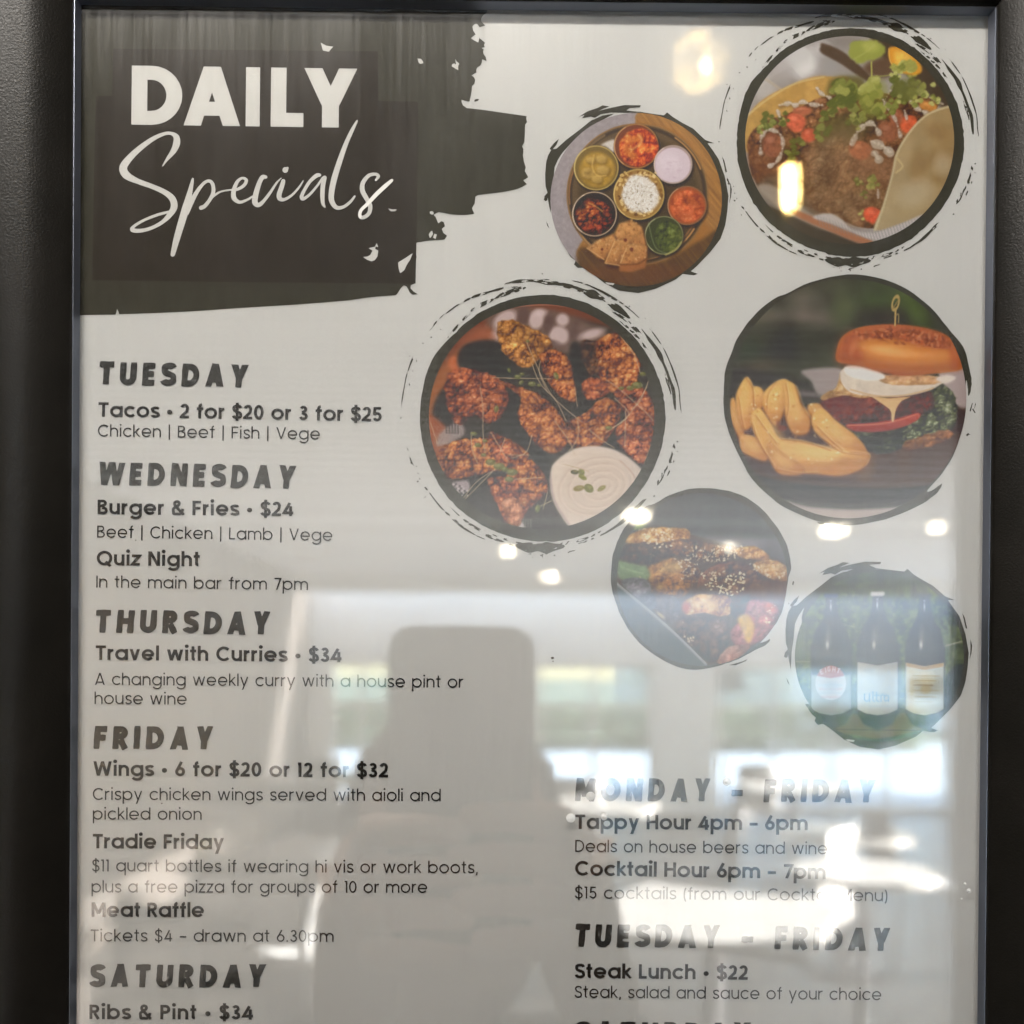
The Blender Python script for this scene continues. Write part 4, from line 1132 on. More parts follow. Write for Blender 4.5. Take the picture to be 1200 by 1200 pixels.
def dense(pts, step):
    out = []
    for a, b in zip(pts, pts[1:]):
        L = math.hypot(b[0] - a[0], b[1] - a[1]); k = max(1, int(L / step))
        for i in range(k):
            out.append((a[0] + (b[0] - a[0]) * i / k, a[1] + (b[1] - a[1]) * i / k))
    out.append(pts[-1])
    return out

def text_line(text, x0, y0, x1, y1, cap, w, mat, parent, name='text_line', h=.00012, track=.10, brush=False, label=None, space=.30):
    """text whose baseline runs from (x0,y0) to (x1,y1) in photo pixels, cap height in pixels"""
    rs = random.Random(hash(text) % 1000 + 5 if False else sum(ord(c) for c in text))
    glyphs = [glyph(c, w) for c in text]
    glyphs = [(g, space if text[i] == ' ' else a) for i, (g, a) in enumerate(glyphs)]
    Lpx = math.hypot(x1 - x0, y1 - y0)
    nat = sum(a for _, a in glyphs); T = track * (len(glyphs) - 1)
    xs = (Lpx / cap) / (nat + T)
    if brush: xs_g = min(xs, 1.02)
    else: xs_g = min(max(xs, .9), 1.1)
    if len(text) == 1: xs_g = xs
    tr = ((Lpx / cap) - nat * xs_g) / max(1, len(glyphs) - 1)
    A, B = P(x0, y0), P(x1, y1)
    u = (B - A); Lw = np.linalg.norm(u); u /= Lw
    v = np.array([-u[2], 0, u[0]]); v = np.array([u[2] * -1, 0, u[0]])
    S = Lw / Lpx * cap
    verts, faces = [], []
    x = 0.0; k = 0
    for (strokes, adv), ch in zip(glyphs, text):
        rot = rs.uniform(-.025, .015) if brush else 0
        sl = .06 if brush else 0
        dy = rs.uniform(-.02, .02) if brush else 0
        for st in strokes:
            if isinstance(st, tuple) and st[0] == 'd':
                c = [(st[1] + st[3] * math.cos(6.283 * i / 14), st[2] + st[3] * math.sin(6.283 * i / 14)) for i in range(14)]
                V, Fc = c, [tuple(range(14))]
            elif isinstance(st, tuple) and st[0] == 'q':
                V = [(a + (rs.uniform(-.02, .02) if brush else 0), b_ + (rs.uniform(-.02, .02) if brush else 0)) for a, b_ in st[1]]
                Fc = [(0, 1, 2, 3)]
            else:
                closed = isinstance(st, tuple) and st[0] == 'c'
                pts = st[1] if closed else st
                if brush:
                    if closed: pts = list(pts) + [pts[0]]
                    pts = dense(pts, .07)
                    if closed: pts = pts[:-1]
                    t0 = rs.random() * 6
                    hw = [w / 2 * (1 + .05 * math.sin(t0 + 9 * i / len(pts)) + rs.uniform(-.035, .035)) for i in range(len(pts))]
                    if not closed and len(pts) > 2:
                        hw[0] *= .86; hw[-1] *= .9
                    V, Fc = ribbon(pts, hw, closed)
                else:
                    V, Fc = ribbon(pts, w / 2, closed)
                lo, hi = (0, 1) if ch in 'Z147' else ((0, .77) if ch in 'k' and max(p[1] for p in pts) < .9 else (-9, 9))
                V = [(a, min(max(b, lo), hi)) for a, b in V]
            base = len(verts)
            hh = h + k * 4e-6; k = (k + 1) % 5
            for (a, b) in V:
                gx = (a * math.cos(rot) - b * math.sin(rot) + sl * b) * xs_g + x
                gy = a * math.sin(rot) + b * math.cos(rot) + dy
                q = A + u * gx * S + v * gy * S
                verts.append((q[0], -hh, q[2]))
            for f in Fc:
                faces.append([base + i for i in f])
        x += adv * xs_g + tr
    o = mesh_obj(name, verts, faces, mat, parent)
    fix_front(o)
    if label: o['label'] = label
    return o

def fix_front(o):
    """turn every flat face towards the viewer"""
    me = o.data
    bm = bmesh.new(); bm.from_mesh(me)
    fl = [f for f in bm.faces if f.normal.y > 0]
    bmesh.ops.reverse_faces(bm, faces=fl)
    bm.to_mesh(me); bm.free()

def flat_poly(name, polys, mat, parent, h, label=None):
    """filled outlines given in photo pixels"""
    verts, faces = [], []
    for k, pl in enumerate(polys):
        pl = np.array(pl, float)
        W = P(pl[:, 0], pl[:, 1])
        base = len(verts)
        W[:, 1] = -(h + (k % 4) * 4e-6)
        verts += W.tolist()
        tris = tessellate_polygon([[Vector((p[0], p[1], 0)) for p in pl]])
        faces += [[base + i for i in t] for t in tris]
    o = mesh_obj(name, verts, faces, mat, parent)
    fix_front(o)
    if label: o['label'] = label
    return o
# ---------------------------------------------------------------- the printed menu sheet
def vcol_mat(name, rough=.55):
    m = Mat(name, (.5, .5, .5), rough, 0, .2)
    a = m.n.new('ShaderNodeAttribute'); a.attribute_name = 'print'
    # fine linen grain of the digital print over the picture
    v = m.coord('Object', (1, 1, 1))
    f = m.noise(v, 5200, 2)
    mx = m.n.new('ShaderNodeMix'); mx.data_type = 'RGBA'; mx.blend_type = 'MULTIPLY'
    mx.inputs[0].default_value = .12
    m.l.new(a.outputs['Color'], mx.inputs[6])
    m.l.new(m.ramp(f, [(.3, (.7, .7, .7)), (.7, (1.25, 1.25, 1.25))]), mx.inputs[7])
    m.colour(mx.outputs[2])
    return m.m

M_paper = Mat('matt_poster_paper', (.70, .70, .69), .62, 0, .15)
_v = M_paper.coord('Object', (1, 1, 1))
_f = M_paper.noise(_v, 26, 4)
M_paper.colour(M_paper.ramp(_f, [(.3, (.70, .705, .70)), (.7, (.735, .735, .73))]))
M_paper.bump(M_paper.noise(_v, 900, 3), .08, .0002)
M_paper = M_paper.m

def ink_mat(name, a, b, scale=420, stretch=(1, 1, .25), rough=.6):
    m = Mat(name, a, rough, 0, .15)
    v = m.coord('Object', stretch)
    m.colour(m.ramp(m.noise(v, scale, 5, .6), [(.32, a), (.68, b)]))
    return m.m
M_ink = ink_mat('charcoal_print_ink', tuple(ink((60, 59, 52))), tuple(ink((66, 65, 57))))
M_ink_dark = ink_mat('brown_black_print_ink', tuple(ink((53, 49, 45))), tuple(ink((57, 53, 48))))
M_text = ink_mat('black_text_ink', (.012, .012, .012), (.020, .020, .020))
M_white_print = ink_mat('unprinted_white', (.74, .735, .715), (.78, .775, .76))
# dry-brush heading ink: small scuffs let the paper through
_m = Mat('dry_brush_heading_ink', (.03, .03, .03), .45, 0, .35)
_v = _m.coord('Object', (1, 1, .35))
_m.colour(_m.ramp(_m.noise(_v, 1150, 4, .6, .6), [(.34, (.014, .015, .014)), (.60, (.028, .029, .027)), (.69, (.055, .055, .052)), (.74, (.34, .335, .32))]))
M_heading = _m.m

SHEET_TL, SHEET_TR = P(84, -12), P(1168, -12)
POSTER_X0, POSTER_X1 = P(72, 600)[0], P(1170, 600)[0]
POSTER_Z1 = P(600, -14)[2]
POSTER_Z0 = POSTER_Z1 - .297
poster = empty('menu_poster', ((POSTER_X0 + POSTER_X1) / 2, 0, POSTER_Z0))
tag(poster, 'printed daily specials menu sheet with food photographs behind the clear pane', 'poster')
# the sheet itself, a little cockled, 0.3 mm thick
nx, nz = 24, 32
vs, fs = [], []
for j in range(nz + 1):
    for i in range(nx + 1):
        vs.append((POSTER_X0 + (POSTER_X1 - POSTER_X0) * i / nx, 0, POSTER_Z0 + (POSTER_Z1 - POSTER_Z0) * j / nz))
N0 = len(vs)
vs += [(a, .0003, c_) for a, b, c_ in vs]
idx = lambda i, j: j * (nx + 1) + i
for j in range(nz):
    for i in range(nx):
        fs.append((idx(i, j), idx(i + 1, j), idx(i + 1, j + 1), idx(i, j + 1)))
        fs.append((N0 + idx(i, j), N0 + idx(i, j + 1), N0 + idx(i + 1, j + 1), N0 + idx(i + 1, j)))
for i in range(nx):
    fs.append((idx(i, 0), N0 + idx(i, 0), N0 + idx(i + 1, 0), idx(i + 1, 0)))
    fs.append((idx(i, nz), idx(i + 1, nz), N0 + idx(i + 1, nz), N0 + idx(i, nz)))
for j in range(nz):
    fs.append((idx(0, j), idx(0, j + 1), N0 + idx(0, j + 1), N0 + idx(0, j)))
    fs.append((idx(nx, j), N0 + idx(nx, j), N0 + idx(nx, j + 1), idx(nx, j + 1)))
mesh_obj('paper_sheet', vs, fs, M_paper, poster)

def zp(pts, ox, oy, s):
    return [(ox + x / s, oy + y / s) for x, y in pts]

# -- the brush-stroke block behind the title
Z3 = zp([(490, -20), (500, 10), (560, 18), (600, 20), (640, 45), (670, 70), (690, 68), (710, 50), (732, 55), (740, 75), (735, 105), (712, 115), (695, 140), (690, 165), (710, 185), (725, 200),
         (680, 215), (668, 195), (655, 186), (638, 192), (625, 208), (630, 240), (650, 270), (632, 282), (613, 300), (640, 318), (670, 333), (674, 315), (678, 298), (700, 315), (722, 335), (715, 352), (720, 370),
         (695, 376), (712, 386), (708, 405), (712, 425), (728, 445), (735, 480), (700, 464), (698, 488), (688, 512), (662, 528), (655, 545), (655, 568), (618, 590), (635, 603), (646, 625), (640, 655), (620, 676),
         (618, 710), (612, 750), (600, 795), (570, 790), (540, 780), (540, 800), (552, 825), (580, 845), (700, 858), (1046, 908), (1046, 935), (1052, 955), (1036, 975), (1034, 1050), (1030, 1110), (1012, 1145), (1022, 1165), (1022, 1195)], 460, 0, 6.667)
Z4 = zp([(1106, 10), (1112, 50), (1125, 88), (1118, 112), (1132, 135), (1140, 152), (1108, 172), (1132, 196), (1100, 215), (1060, 230), (1000, 243), (950, 250), (880, 258), (820, 266), (803, 276), (798, 320), (780, 350), (796, 386),
         (760, 391), (720, 394), (680, 392), (640, 388), (600, 380), (570, 375), (556, 380), (535, 392), (548, 405), (556, 425), (565, 446), (585, 432), (600, 438), (608, 465), (588, 482), (598, 508), (622, 526), (605, 550),
         (500, 558), (405, 574), (404, 596), (420, 598), (414, 625), (428, 662), (410, 695), (390, 712), (366, 716), (355, 738), (352, 772), (380, 785), (400, 805), (418, 830), (390, 842), (388, 862), (410, 885), (437, 900), (400, 903),
         (382, 888), (372, 866), (362, 850), (345, 843), (325, 862), (308, 890), (295, 906), (180, 914), (90, 924), (0, 938)], 410, 180, 5.4545)
Z1 = [(380, 354.5), (340, 357.5), (280, 361), (225, 365), (180, 367), (140, 368.3), (137.5, 362), (135.5, 368.8), (110, 369), (85, 369.8), (74, 370), (74, -14)]
brush = flat_poly('brush_stroke', [Z3 + Z4 + Z1], M_ink, poster, .00006)
flat_poly('brush_speck', [zp([(640, 780), (658, 774), (678, 776), (665, 790), (640, 796)], 460, 0, 6.667)], M_ink, poster, .00006)
flat_poly('title_panel', [[(133, 57.5), (250, 58.5), (443, 60.5), (443, 118.5), (490, 119.5), (489, 240), (487, 332.5), (300, 331), (108.5, 328.5), (110, 220), (112.5, 113), (131.5, 112.5)]], M_ink_dark, poster, .00009)
for _pl in [
    zp([(195, 460), (222, 462), (234, 478), (243, 496), (215, 501), (205, 490)], 460, 0, 6.667),
    zp([(490, 464), (500, 482), (522, 500), (513, 520), (514, 551), (490, 538), (461, 518), (470, 502), (482, 497), (490, 508), (496, 500)], 460, 0, 6.667),
    zp([(245, 352), (270, 358), (301, 358), (290, 370), (262, 370)], 410, 180, 5.4545),
    zp([(84, 662), (110, 660), (130, 650), (146, 622), (120, 606), (145, 600), (160, 597), (172, 574), (182, 600), (164, 594), (163, 612), (182, 622), (176, 660), (160, 682), (138, 690), (112, 680)], 410, 180, 5.4545),
    zp([(309, 698), (350, 672), (402, 638), (385, 680), (362, 716), (350, 745), (322, 766), (312, 735)], 410, 180, 5.4545),
    zp([(526, 494), (532, 515), (520, 535), (512, 541), (504, 520), (512, 505)], 410, 180, 5.4545),
    zp([(540, 514), (556, 518), (548, 548), (532, 538)], 410, 180, 5.4545),
    zp([(512, 372), (528, 369), (538, 382), (528, 393), (512, 384)], 410, 180, 5.4545),
    zp([(752, 101), (765, 108), (781, 110), (771, 122), (757, 119)], 0, 0, 2),
    zp([(415, -4), (445, -4), (440, 6), (425, 7)], 460, 0, 6.667)]:
    flat_poly('white_fleck', [_pl], M_white_print, poster, .00013)

# -- title
for _c, _a, _b in (('D', 154.2, 213.5), ('A', 214.8, 282), ('I', 288, 304.4), ('L', 317.3, 356.3), ('Y', 355.5, 418.8)):
    text_line(_c, _a, 146.4 + (_a - 154) * .0145, _b, 146.4 + (_b - 154) * .0145, 69, .236, M_white_print, poster, 'title_letter', .00016)
def script(paths, name):
    verts, faces = [], []
    for k, (pts, ws, org) in enumerate(paths):
        pp = zp(pts, org[0], org[1], 6.667)
        sp = _catmull(pp, 7, False)
        wv = np.interp(np.linspace(0, 1, len(sp)), np.linspace(0, 1, len(ws)), ws) / 6.667 / 2
        V, Fc = ribbon(sp.tolist(), wv)
        # round both ends
        for e, d in ((0, 1), (-1, -1)):
            c = sp[e]; r = wv[e]
            base = len(V); V = list(V) + [np.array([c[0] + r * math.cos(6.283 * i / 10), c[1] + r * math.sin(6.283 * i / 10)]) for i in range(10)]
            Fc = list(Fc) + [tuple(base + i for i in range(10))]
        V = np.array(V); W = P(V[:, 0], V[:, 1]); base = len(verts)
        # later strokes lie a few microns higher, and the strip rises along its own length so loops never share a plane
        nF = len(sp)
        hh = .00017 + k * 2.0e-5 + np.concatenate([np.repeat(np.linspace(0, 1.6e-5, nF), 2)[:len(V)], np.full(max(0, len(V) - 2 * nF), 1.8e-5)])
        hh[-10:] += 1e-6
        W[:, 1] = -hh[:len(V)]
        verts += W.tolist(); faces += [[base + i for i in f] for f in Fc]
    o = mesh_obj(name, verts, faces, M_white_print, poster)
    fix_front(o)
    return o
OA, OB = (130, 140), (290, 140)
script([
    ([(405, 368), (440, 315), (490, 250), (515, 190), (512, 140), (475, 113), (420, 115), (330, 155), (220, 235), (130, 325), (98, 385), (125, 440), (210, 485), (320, 525), (420, 570), (480, 620), (496, 680), (470, 735),
      (410, 800), (320, 850), (230, 872), (170, 865), (185, 835), (260, 790), (360, 750), (440, 728), (510, 712)],
     [6, 22, 44, 56, 46, 24, 26, 34, 44, 54, 62, 60, 40, 36, 40, 50, 54, 46, 30, 26, 30, 34, 22, 20, 22, 20, 10], OA),
    ([(642, 466), (635, 500), (612, 600), (585, 700), (550, 820), (515, 940), (485, 1058)], [14, 26, 44, 58, 56, 50, 34], OA),
    ([(600, 740), (630, 650), (680, 560), (730, 500), (770, 484), (797, 510), (802, 570), (775, 630), (735, 680), (706, 694)], [20, 40, 30, 24, 24, 28, 30, 28, 30, 32], OA),
    ([(770, 630), (820, 590), (870, 565), (950, 552)], [20, 18, 14, 12], OA),
    ([(945, 556), (990, 550), (1040, 520), (1060, 480), (1030, 462), (990, 490), (962, 560), (965, 620), (1010, 650), (1070, 630), (1110, 605)], [14, 22, 26, 26, 18, 26, 34, 38, 24, 18, 14], OA),
    ([(145, 455), (120, 455), (95, 500), (70, 580), (60, 650), (90, 672), (130, 640), (180, 575), (230, 500), (266, 462)], [26, 34, 36, 42, 44, 34, 26, 22, 16, 6], OB),
    ([(282, 486), (270, 530), (250, 590), (255, 622), (290, 630), (350, 595), (405, 535), (438, 484)], [32, 36, 38, 36, 24, 18, 16, 8], OB),
    ([(298, 400), (314, 386)], [46, 22], OB),
    ([(565, 440), (540, 445), (490, 490), (445, 560), (425, 610), (440, 625), (490, 590), (550, 520), (590, 460)], [26, 32, 26, 26, 30, 26, 20, 18, 16], OB),
    ([(605, 462), (592, 520), (588, 600), (592, 660), (608, 690)], [34, 36, 34, 28, 12], OB),
    ([(858, 18), (820, 90), (770, 200), (720, 340), (680, 470), (660, 570), (660, 640), (695, 692), (750, 690), (805, 650), (840, 606)], [14, 28, 34, 42, 46, 44, 42, 32, 24, 22, 14], OB),
    ([(1005, 480), (1024, 450), (1000, 434), (950, 445), (905, 500), (900, 560), (930, 620), (960, 680), (950, 740), (905, 772), (880, 758), (890, 715), (940, 665), (1010, 590), (1080, 525), (1130, 482)],
     [16, 26, 24, 28, 34, 38, 36, 34, 30, 28, 26, 24, 28, 32, 32, 22], OB),
], 'title_script')

# -- headings and text
H = lambda t, a, b, c, d, cap=27: text_line(t, a, b, c, d, cap, .268, M_heading, poster, 'heading', brush=True, track=.26, space=.45)
Bd = lambda t, a, b, c, d, cap=17: text_line(t, a, b, c, d, cap, .188, M_text, poster, 'text_line', track=.085, space=.30)
Lt = lambda t, a, b, c, d, cap=14: text_line(t, a, b, c, d, cap, .112, M_text, poster, 'text_line', track=.125, space=.34)
H('TUESDAY', 115.5, 451, 289.5, 453.8)
Bd('Tacos \u2022 2 for $20 or 3 for $25', 115.5, 488.5, 447.5, 494.2)
Lt('Chicken | Beef | Fish | Vege', 115, 511.6, 375, 515.4)
H('WEDNESDAY', 114, 568.5, 345, 572.5)
Bd('Burger & Fries \u2022 $24', 114.5, 602.6, 344, 605.2)
Lt('Beef | Chicken | Lamb | Vege', 114, 630, 389.5, 634)
Bd('Quiz Night', 113.5, 662.5, 234.2, 663.7)
Lt('In the main bar from 7pm', 113, 688.6, 361, 691.6)
H('THURSDAY', 111.5, 741, 316, 743.8)
Bd('Travel with Curries \u2022 $34', 112.3, 773.3, 400.5, 776)
Lt('A changing weekly curry with a house pint or', 111.5, 802.5, 543, 806)
Lt('house wine', 111, 825, 219, 825.8)
H('FRIDAY', 109.5, 877.5, 249, 878.2)
Bd('Wings \u2022 6 for $20 or 12 for $32', 109.5, 909, 455, 911)
Lt('Crispy chicken wings served with aioli and', 109, 937.3, 516.5, 938.8)
Lt('pickled onion', 109, 960.3, 236.5, 960.8)
Bd('Tradie Friday', 109, 994, 262.5, 995)
Lt('$11 quart bottles if wearing hi vis or work boots,', 108, 1021, 560, 1023.3)
Lt('plus a free pizza for groups of 10 or more', 107.5, 1045.8, 500.7, 1046.2)
Bd('Meat Raffle', 107.5, 1074.3, 239.3, 1074.6)
Lt('Tickets $4 \u2013 drawn at 6.30pm', 106.5, 1103, 391, 1103.7)
H('SATURDAY', 105, 1156.5, 310.5, 1156.8)
Bd('Ribs & Pint \u2022 $34', 105, 1194, 296.7, 1194.6)
H('MONDAY \u2013 FRIDAY', 673.5, 938.5, 1024, 940.3)
Bd('Tappy Hour 4pm \u2013 6pm', 674, 971.4, 946.3, 972.8)
Lt('Deals on house beers and wines', 674, 998.2, 978.3, 1001.2)
Bd('Cocktail Hour 6pm \u2013 7pm', 673.8, 1025.7, 967.3, 1030.2)
Lt('$15 cocktails (from our Cocktail Menu)', 673.5, 1052.7, 1039.5, 1056.2)
H('TUESDAY \u2013 FRIDAY', 672.5, 1109.3, 1041.5, 1114)
Bd('Steak Lunch \u2022 $22', 673.5, 1146, 876.3, 1148)
Lt('Steak, salad and sauce of your choice', 673.3, 1169, 1032.5, 1172)
H('SATURDAY', 672.5, 1223.5, 878, 1225)

# -- food photographs and their painted rings
def photo(name, canvas, cx, cy, rx, ry, ox, oy, zs, mat, h, step=.8, label=None, wob=None):
    nr = int(max(rx, ry) / step); nt = int(2 * math.pi * max(rx, ry) / step)
    rr = (np.arange(nr) + 1) / nr
    th = np.arange(nt) * 2 * math.pi / nt
    RR, TT = np.meshgrid(rr, th, indexing='ij')
    k = 1 if wob is None else wob(TT)
    X = cx + RR * rx * k * np.cos(TT); Y = cy + RR * ry * k * np.sin(TT)
    X = np.concatenate([[cx], X.ravel()]); Y = np.concatenate([[cy], Y.ravel()])
    W = P(X, Y); W[:, 1] = -h
    W -= np.array(parent_origin(poster))
    C = ink(np.clip(canvas.sample((X - ox) * zs, (Y - oy) * zs), 0, 255))
    i = np.arange(nr - 1)[:, None]; j = np.arange(nt)[None, :]
    a = 1 + i * nt + j; b = 1 + i * nt + (j + 1) % nt
    quads = np.stack([a, b, b + nt, a + nt], -1).reshape(-1, 4)
    j = np.arange(nt)
    tris = np.stack([np.zeros(nt, int), 1 + (j + 1) % nt, 1 + j], -1)
    me = bpy.data.meshes.new(name)
    me.vertices.add(len(W)); me.vertices.foreach_set('co', W.ravel())
    nq, ntr = len(quads), len(tris)
    me.loops.add(nq * 4 + ntr * 3)
    me.loops.foreach_set('vertex_index', np.concatenate([quads[:, ::-1].ravel(), tris[:, ::-1].ravel()]).astype(np.int32))
    me.polygons.add(nq + ntr)
    me.polygons.foreach_set('loop_start', np.concatenate([np.arange(nq) * 4, nq * 4 + np.arange(ntr) * 3]).astype(np.int32))
    me.update(calc_edges=True)
    if me.polygons[0].normal.y > 0: me.flip_normals()
    at = me.color_attributes.new('print', 'FLOAT_COLOR', 'POINT')
    at.data.foreach_set('color', np.concatenate([C, np.ones((len(C), 1))], 1).astype(np.float32).ravel())
    me.materials.append(mat)
    o = bpy.data.objects.new(name, me); col.objects.link(o); o.parent = poster
    if label: o['label'] = label
    return o

_N = {}
def n1(t, seed, per):
    """smooth periodic noise, t in turns"""
    T = np.random.RandomState(seed).rand(per)
    u = (t % 1) * per; i = np.floor(u).astype(int); f = u - i; f = f * f * (3 - 2 * f)
    return T[i % per] * (1 - f) + T[(i + 1) % per] * f

def clip_field(F, X, Y):
    """polygons covering F > 0 on a structured grid"""
    pos = F > 0
    s4 = pos[:-1, :-1].astype(int) + pos[1:, :-1] + pos[:-1, 1:] + pos[1:, 1:]
    verts = []; faces = []; vid = {}
    nY = F.shape[1]
    def gv(i, j):
        k = i * nY + j
        if k not in vid:
            vid[k] = len(verts); verts.append((X[i, j], Y[i, j]))
        return vid[k]
    ev = {}
    def ge(a, b):
        k = (a, b) if a < b else (b, a)
        if k not in ev:
            fa, fb = F[a], F[b]; t = fa / (fa - fb)
            ev[k] = len(verts); verts.append((X[a] + (X[b] - X[a]) * t, Y[a] + (Y[b] - Y[a]) * t))
        return ev[k]
    for i, j in np.argwhere(s4 > 0):
        q = [(i, j), (i + 1, j), (i + 1, j + 1), (i, j + 1)]
        if s4[i, j] == 4:
            faces.append([gv(*p) for p in q]); continue
        f = []
        for k in range(4):
            a, b = q[k], q[(k + 1) % 4]
            if pos[a]: f.append(gv(*a))
            if pos[a] != pos[b]: f.append(ge(a, b))
        if len(f) > 2: faces.append(f)
    return verts, faces

def ring_mesh(name, cx, cy, R0, arcs, mat, h, seed, k, sx=1.0, edge=None, specks=()):
    """dry-brush strokes round a photograph: arcs (deg from, deg to, radius from, radius to, width, gaps)"""
    rmax = max(max(a[2], a[3]) + a[4] for a in arcs) + 3
    rmin = min(min(a[2], a[3]) - a[4] for a in arcs) - 3
    nr = int((rmax - rmin) / .55); nt = int(2 * math.pi * R0 / .75)
    r = np.linspace(rmin, rmax, nr); th = np.linspace(0, 1, nt + 1)
    RR, TT = np.meshgrid(r, th, indexing='ij')
    Fd = np.full(RR.shape, -9.0)
    rs = np.random.RandomState(seed)
    deg = TT * 360
    for n_, (a0, a1, r0, r1, w, gap) in enumerate(arcs):
        d = (deg - a0) % 360; L = (a1 - a0) % 360
        t = d / L
        ins = t <= 1
        rc = r0 + (r1 - r0) * t + (n1(TT, seed + n_ * 3, 60) - .5) * 1.6
        hw = w / 2 * np.clip(np.sin(np.clip(t, 0, 1) * math.pi), 0, 1) ** .45 * (.55 + .9 * n1(TT, seed + n_ * 3 + 1, 90))
        f = hw - np.abs(RR - rc)
        streak = n1(TT + .0007 * np.round((RR - rc) * 1.5), seed + n_ * 5 + 2, 220 + n_) * .6 + n1(TT + .013 * np.round((RR - rc) * 1.1), seed + n_ * 5 + 7, 110) * .4
        f = np.minimum(f, (streak - gap) * 6)
        f = np.where(ins, f, -9)
        Fd = np.maximum(Fd, f)
    ang = R(1) * deg
    X = cx + RR * sx * np.cos(ang); Y = cy - RR * np.sin(ang)
    v, f = clip_field(Fd, X, Y)
    for (a, rad, s_) in specks:
        x, y = cx + rad * math.cos(R(a)), cy - rad * math.sin(R(a)); b = len(v)
        m = 6; v += [(x + s_ * (.6 + .7 * rs.rand()) * math.cos(6.283 * i / m), y + s_ * (.5 + .6 * rs.rand()) * math.sin(6.283 * i / m)) for i in range(m)]
        f.append([b + i for i in range(m)])
    V = np.array(v); W = P(V[:, 0], V[:, 1]); W[:, 1] = -h
    if specks: W[-6 * len(specks):, 1] -= 6e-6
    o = mesh_obj(name, W, f, mat, poster)
    fix_front(o)
    return o

def rough_outline(pts, seed, amp=.5, sub=5, smooth=True):
    Q = _catmull(pts, sub) if smooth else np.array(pts, float)
    rs = np.random.RandomState(seed)
    nrm = np.roll(Q, -1, 0) - np.roll(Q, 1, 0)
    nrm = np.stack([-nrm[:, 1], nrm[:, 0]], 1) / (np.linalg.norm(nrm, axis=1)[:, None] + 1e-9)
    return (Q + nrm * (rs.randn(len(Q), 1) * amp)).tolist()

def disc(cx, cy, r, seed, amp=.35, n=150, f=None):
    rs = np.random.RandomState(seed); out = []
    for i in range(n):
        a = 360 * i / n
        rr = r * (1 + .004 * math.sin(R(a * 5 + seed * 50))) + rs.randn() * amp
        if f: rr += f(a)
        out.append((cx + rr * math.cos(R(a)), cy - rr * math.sin(R(a))))
    return out

M_photo = vcol_mat('photographic_print')
HR, HP = .00006, .00010
# ring of the wings and taco pictures: (radii for a disc of 144 px)
ARCS_A = [(100, 133, 157, 167, 2.6, .38), (133, 176, 168, 166, 2.2, .50), (97, 112, 154, 151, 5.0, .42), (112, 124, 151, 150, 6, .40), (124, 140, 149, 146, 2.5, .45),
          (60, 106, 155, 163, 5.5, .36), (48, 84, 155, 158, 7.5, .40), (45, 78, 163, 165, 2.2, .32), (40, 60, 152, 149, 4.5, .50), (30, 52, 147, 146, 2.2, .40),
          (3, 42, 157, 156, 4.6, .10), (2, 40, 163, 164, 2.2, .22), (10, 20, 153, 153, 2.5, .5), (328, 352, 156, 159, 4.2, .62), (330, 346, 162, 163, 2.4, .66),
          (211, 245, 159, 158, 2.4, .42), (224, 262, 150, 153, 2.8, .38), (258, 280, 153, 152.5, 10, .12), (246, 300, 149, 150, 3.0, .55), (262, 285, 161, 160, 2.0, .62),
          (284, 303, 153, 154, 2.2, .35), (300, 318, 154, 152, 4.6, .18), (190, 214, 163, 160, 2.4, .66), (150, 170, 162, 160, 2.0, .68)]
SPK_A = [(a_, r_, .7 + .5 * ((i * 7) % 5) / 4) for i, (a_, r_) in enumerate([(338, 158), (341, 160), (335, 155), (346, 163), (350, 161), (332, 157), (204, 160), (207, 164), (201, 158), (144, 161), (139, 158), (148, 165),
                                                                        (120, 163), (90, 169), (52, 166), (44, 168), (270, 163), (275, 162), (266, 164), (281, 161), (155, 172), (180, 166), (325, 160), (214, 166)])]
def step_bump(a):
    # the small shoulder where the brush was lifted, and a thicker foot
    return 1.6 * math.exp(-((a - 152) / 9) ** 2) - 1.2 * math.exp(-((a - 137) / 8) ** 2) + 3.2 * math.exp(-((a - 278) / 26) ** 2) * .5
def ring_a(cx, cy, r, seed):
    k = r / 144
    blob = flat_poly('brush_ring', [disc(cx, cy, r, seed, .3, 200, step_bump)], M_ink, poster, HR)
    ring_mesh('brush_streaks', cx, cy, r, [(a, b, c_ * k, d * k, w * k, g) for a, b, c_, d, w, g in ARCS_A], M_ink, HR, 11, k, specks=[(a, b * k, s_ * k) for a, b, s_ in SPK_A])
ring_a(635.5, 489.8, 143.8, 1)
photo('wings_photo', paint_wings(), 634.7, 488.3, 132.0, 131.6, 460, 320, 3, M_photo, HP, label='round photo of fried chicken wings with a bowl of aioli')
ring_a(996, 166.3, 133.2, 2)
photo('taco_photo', paint_taco(), 995.5, 164.4, 122.4, 121.8, 850, 20, 4, M_photo, HP, label='round photo of a loaded soft taco with herbs')

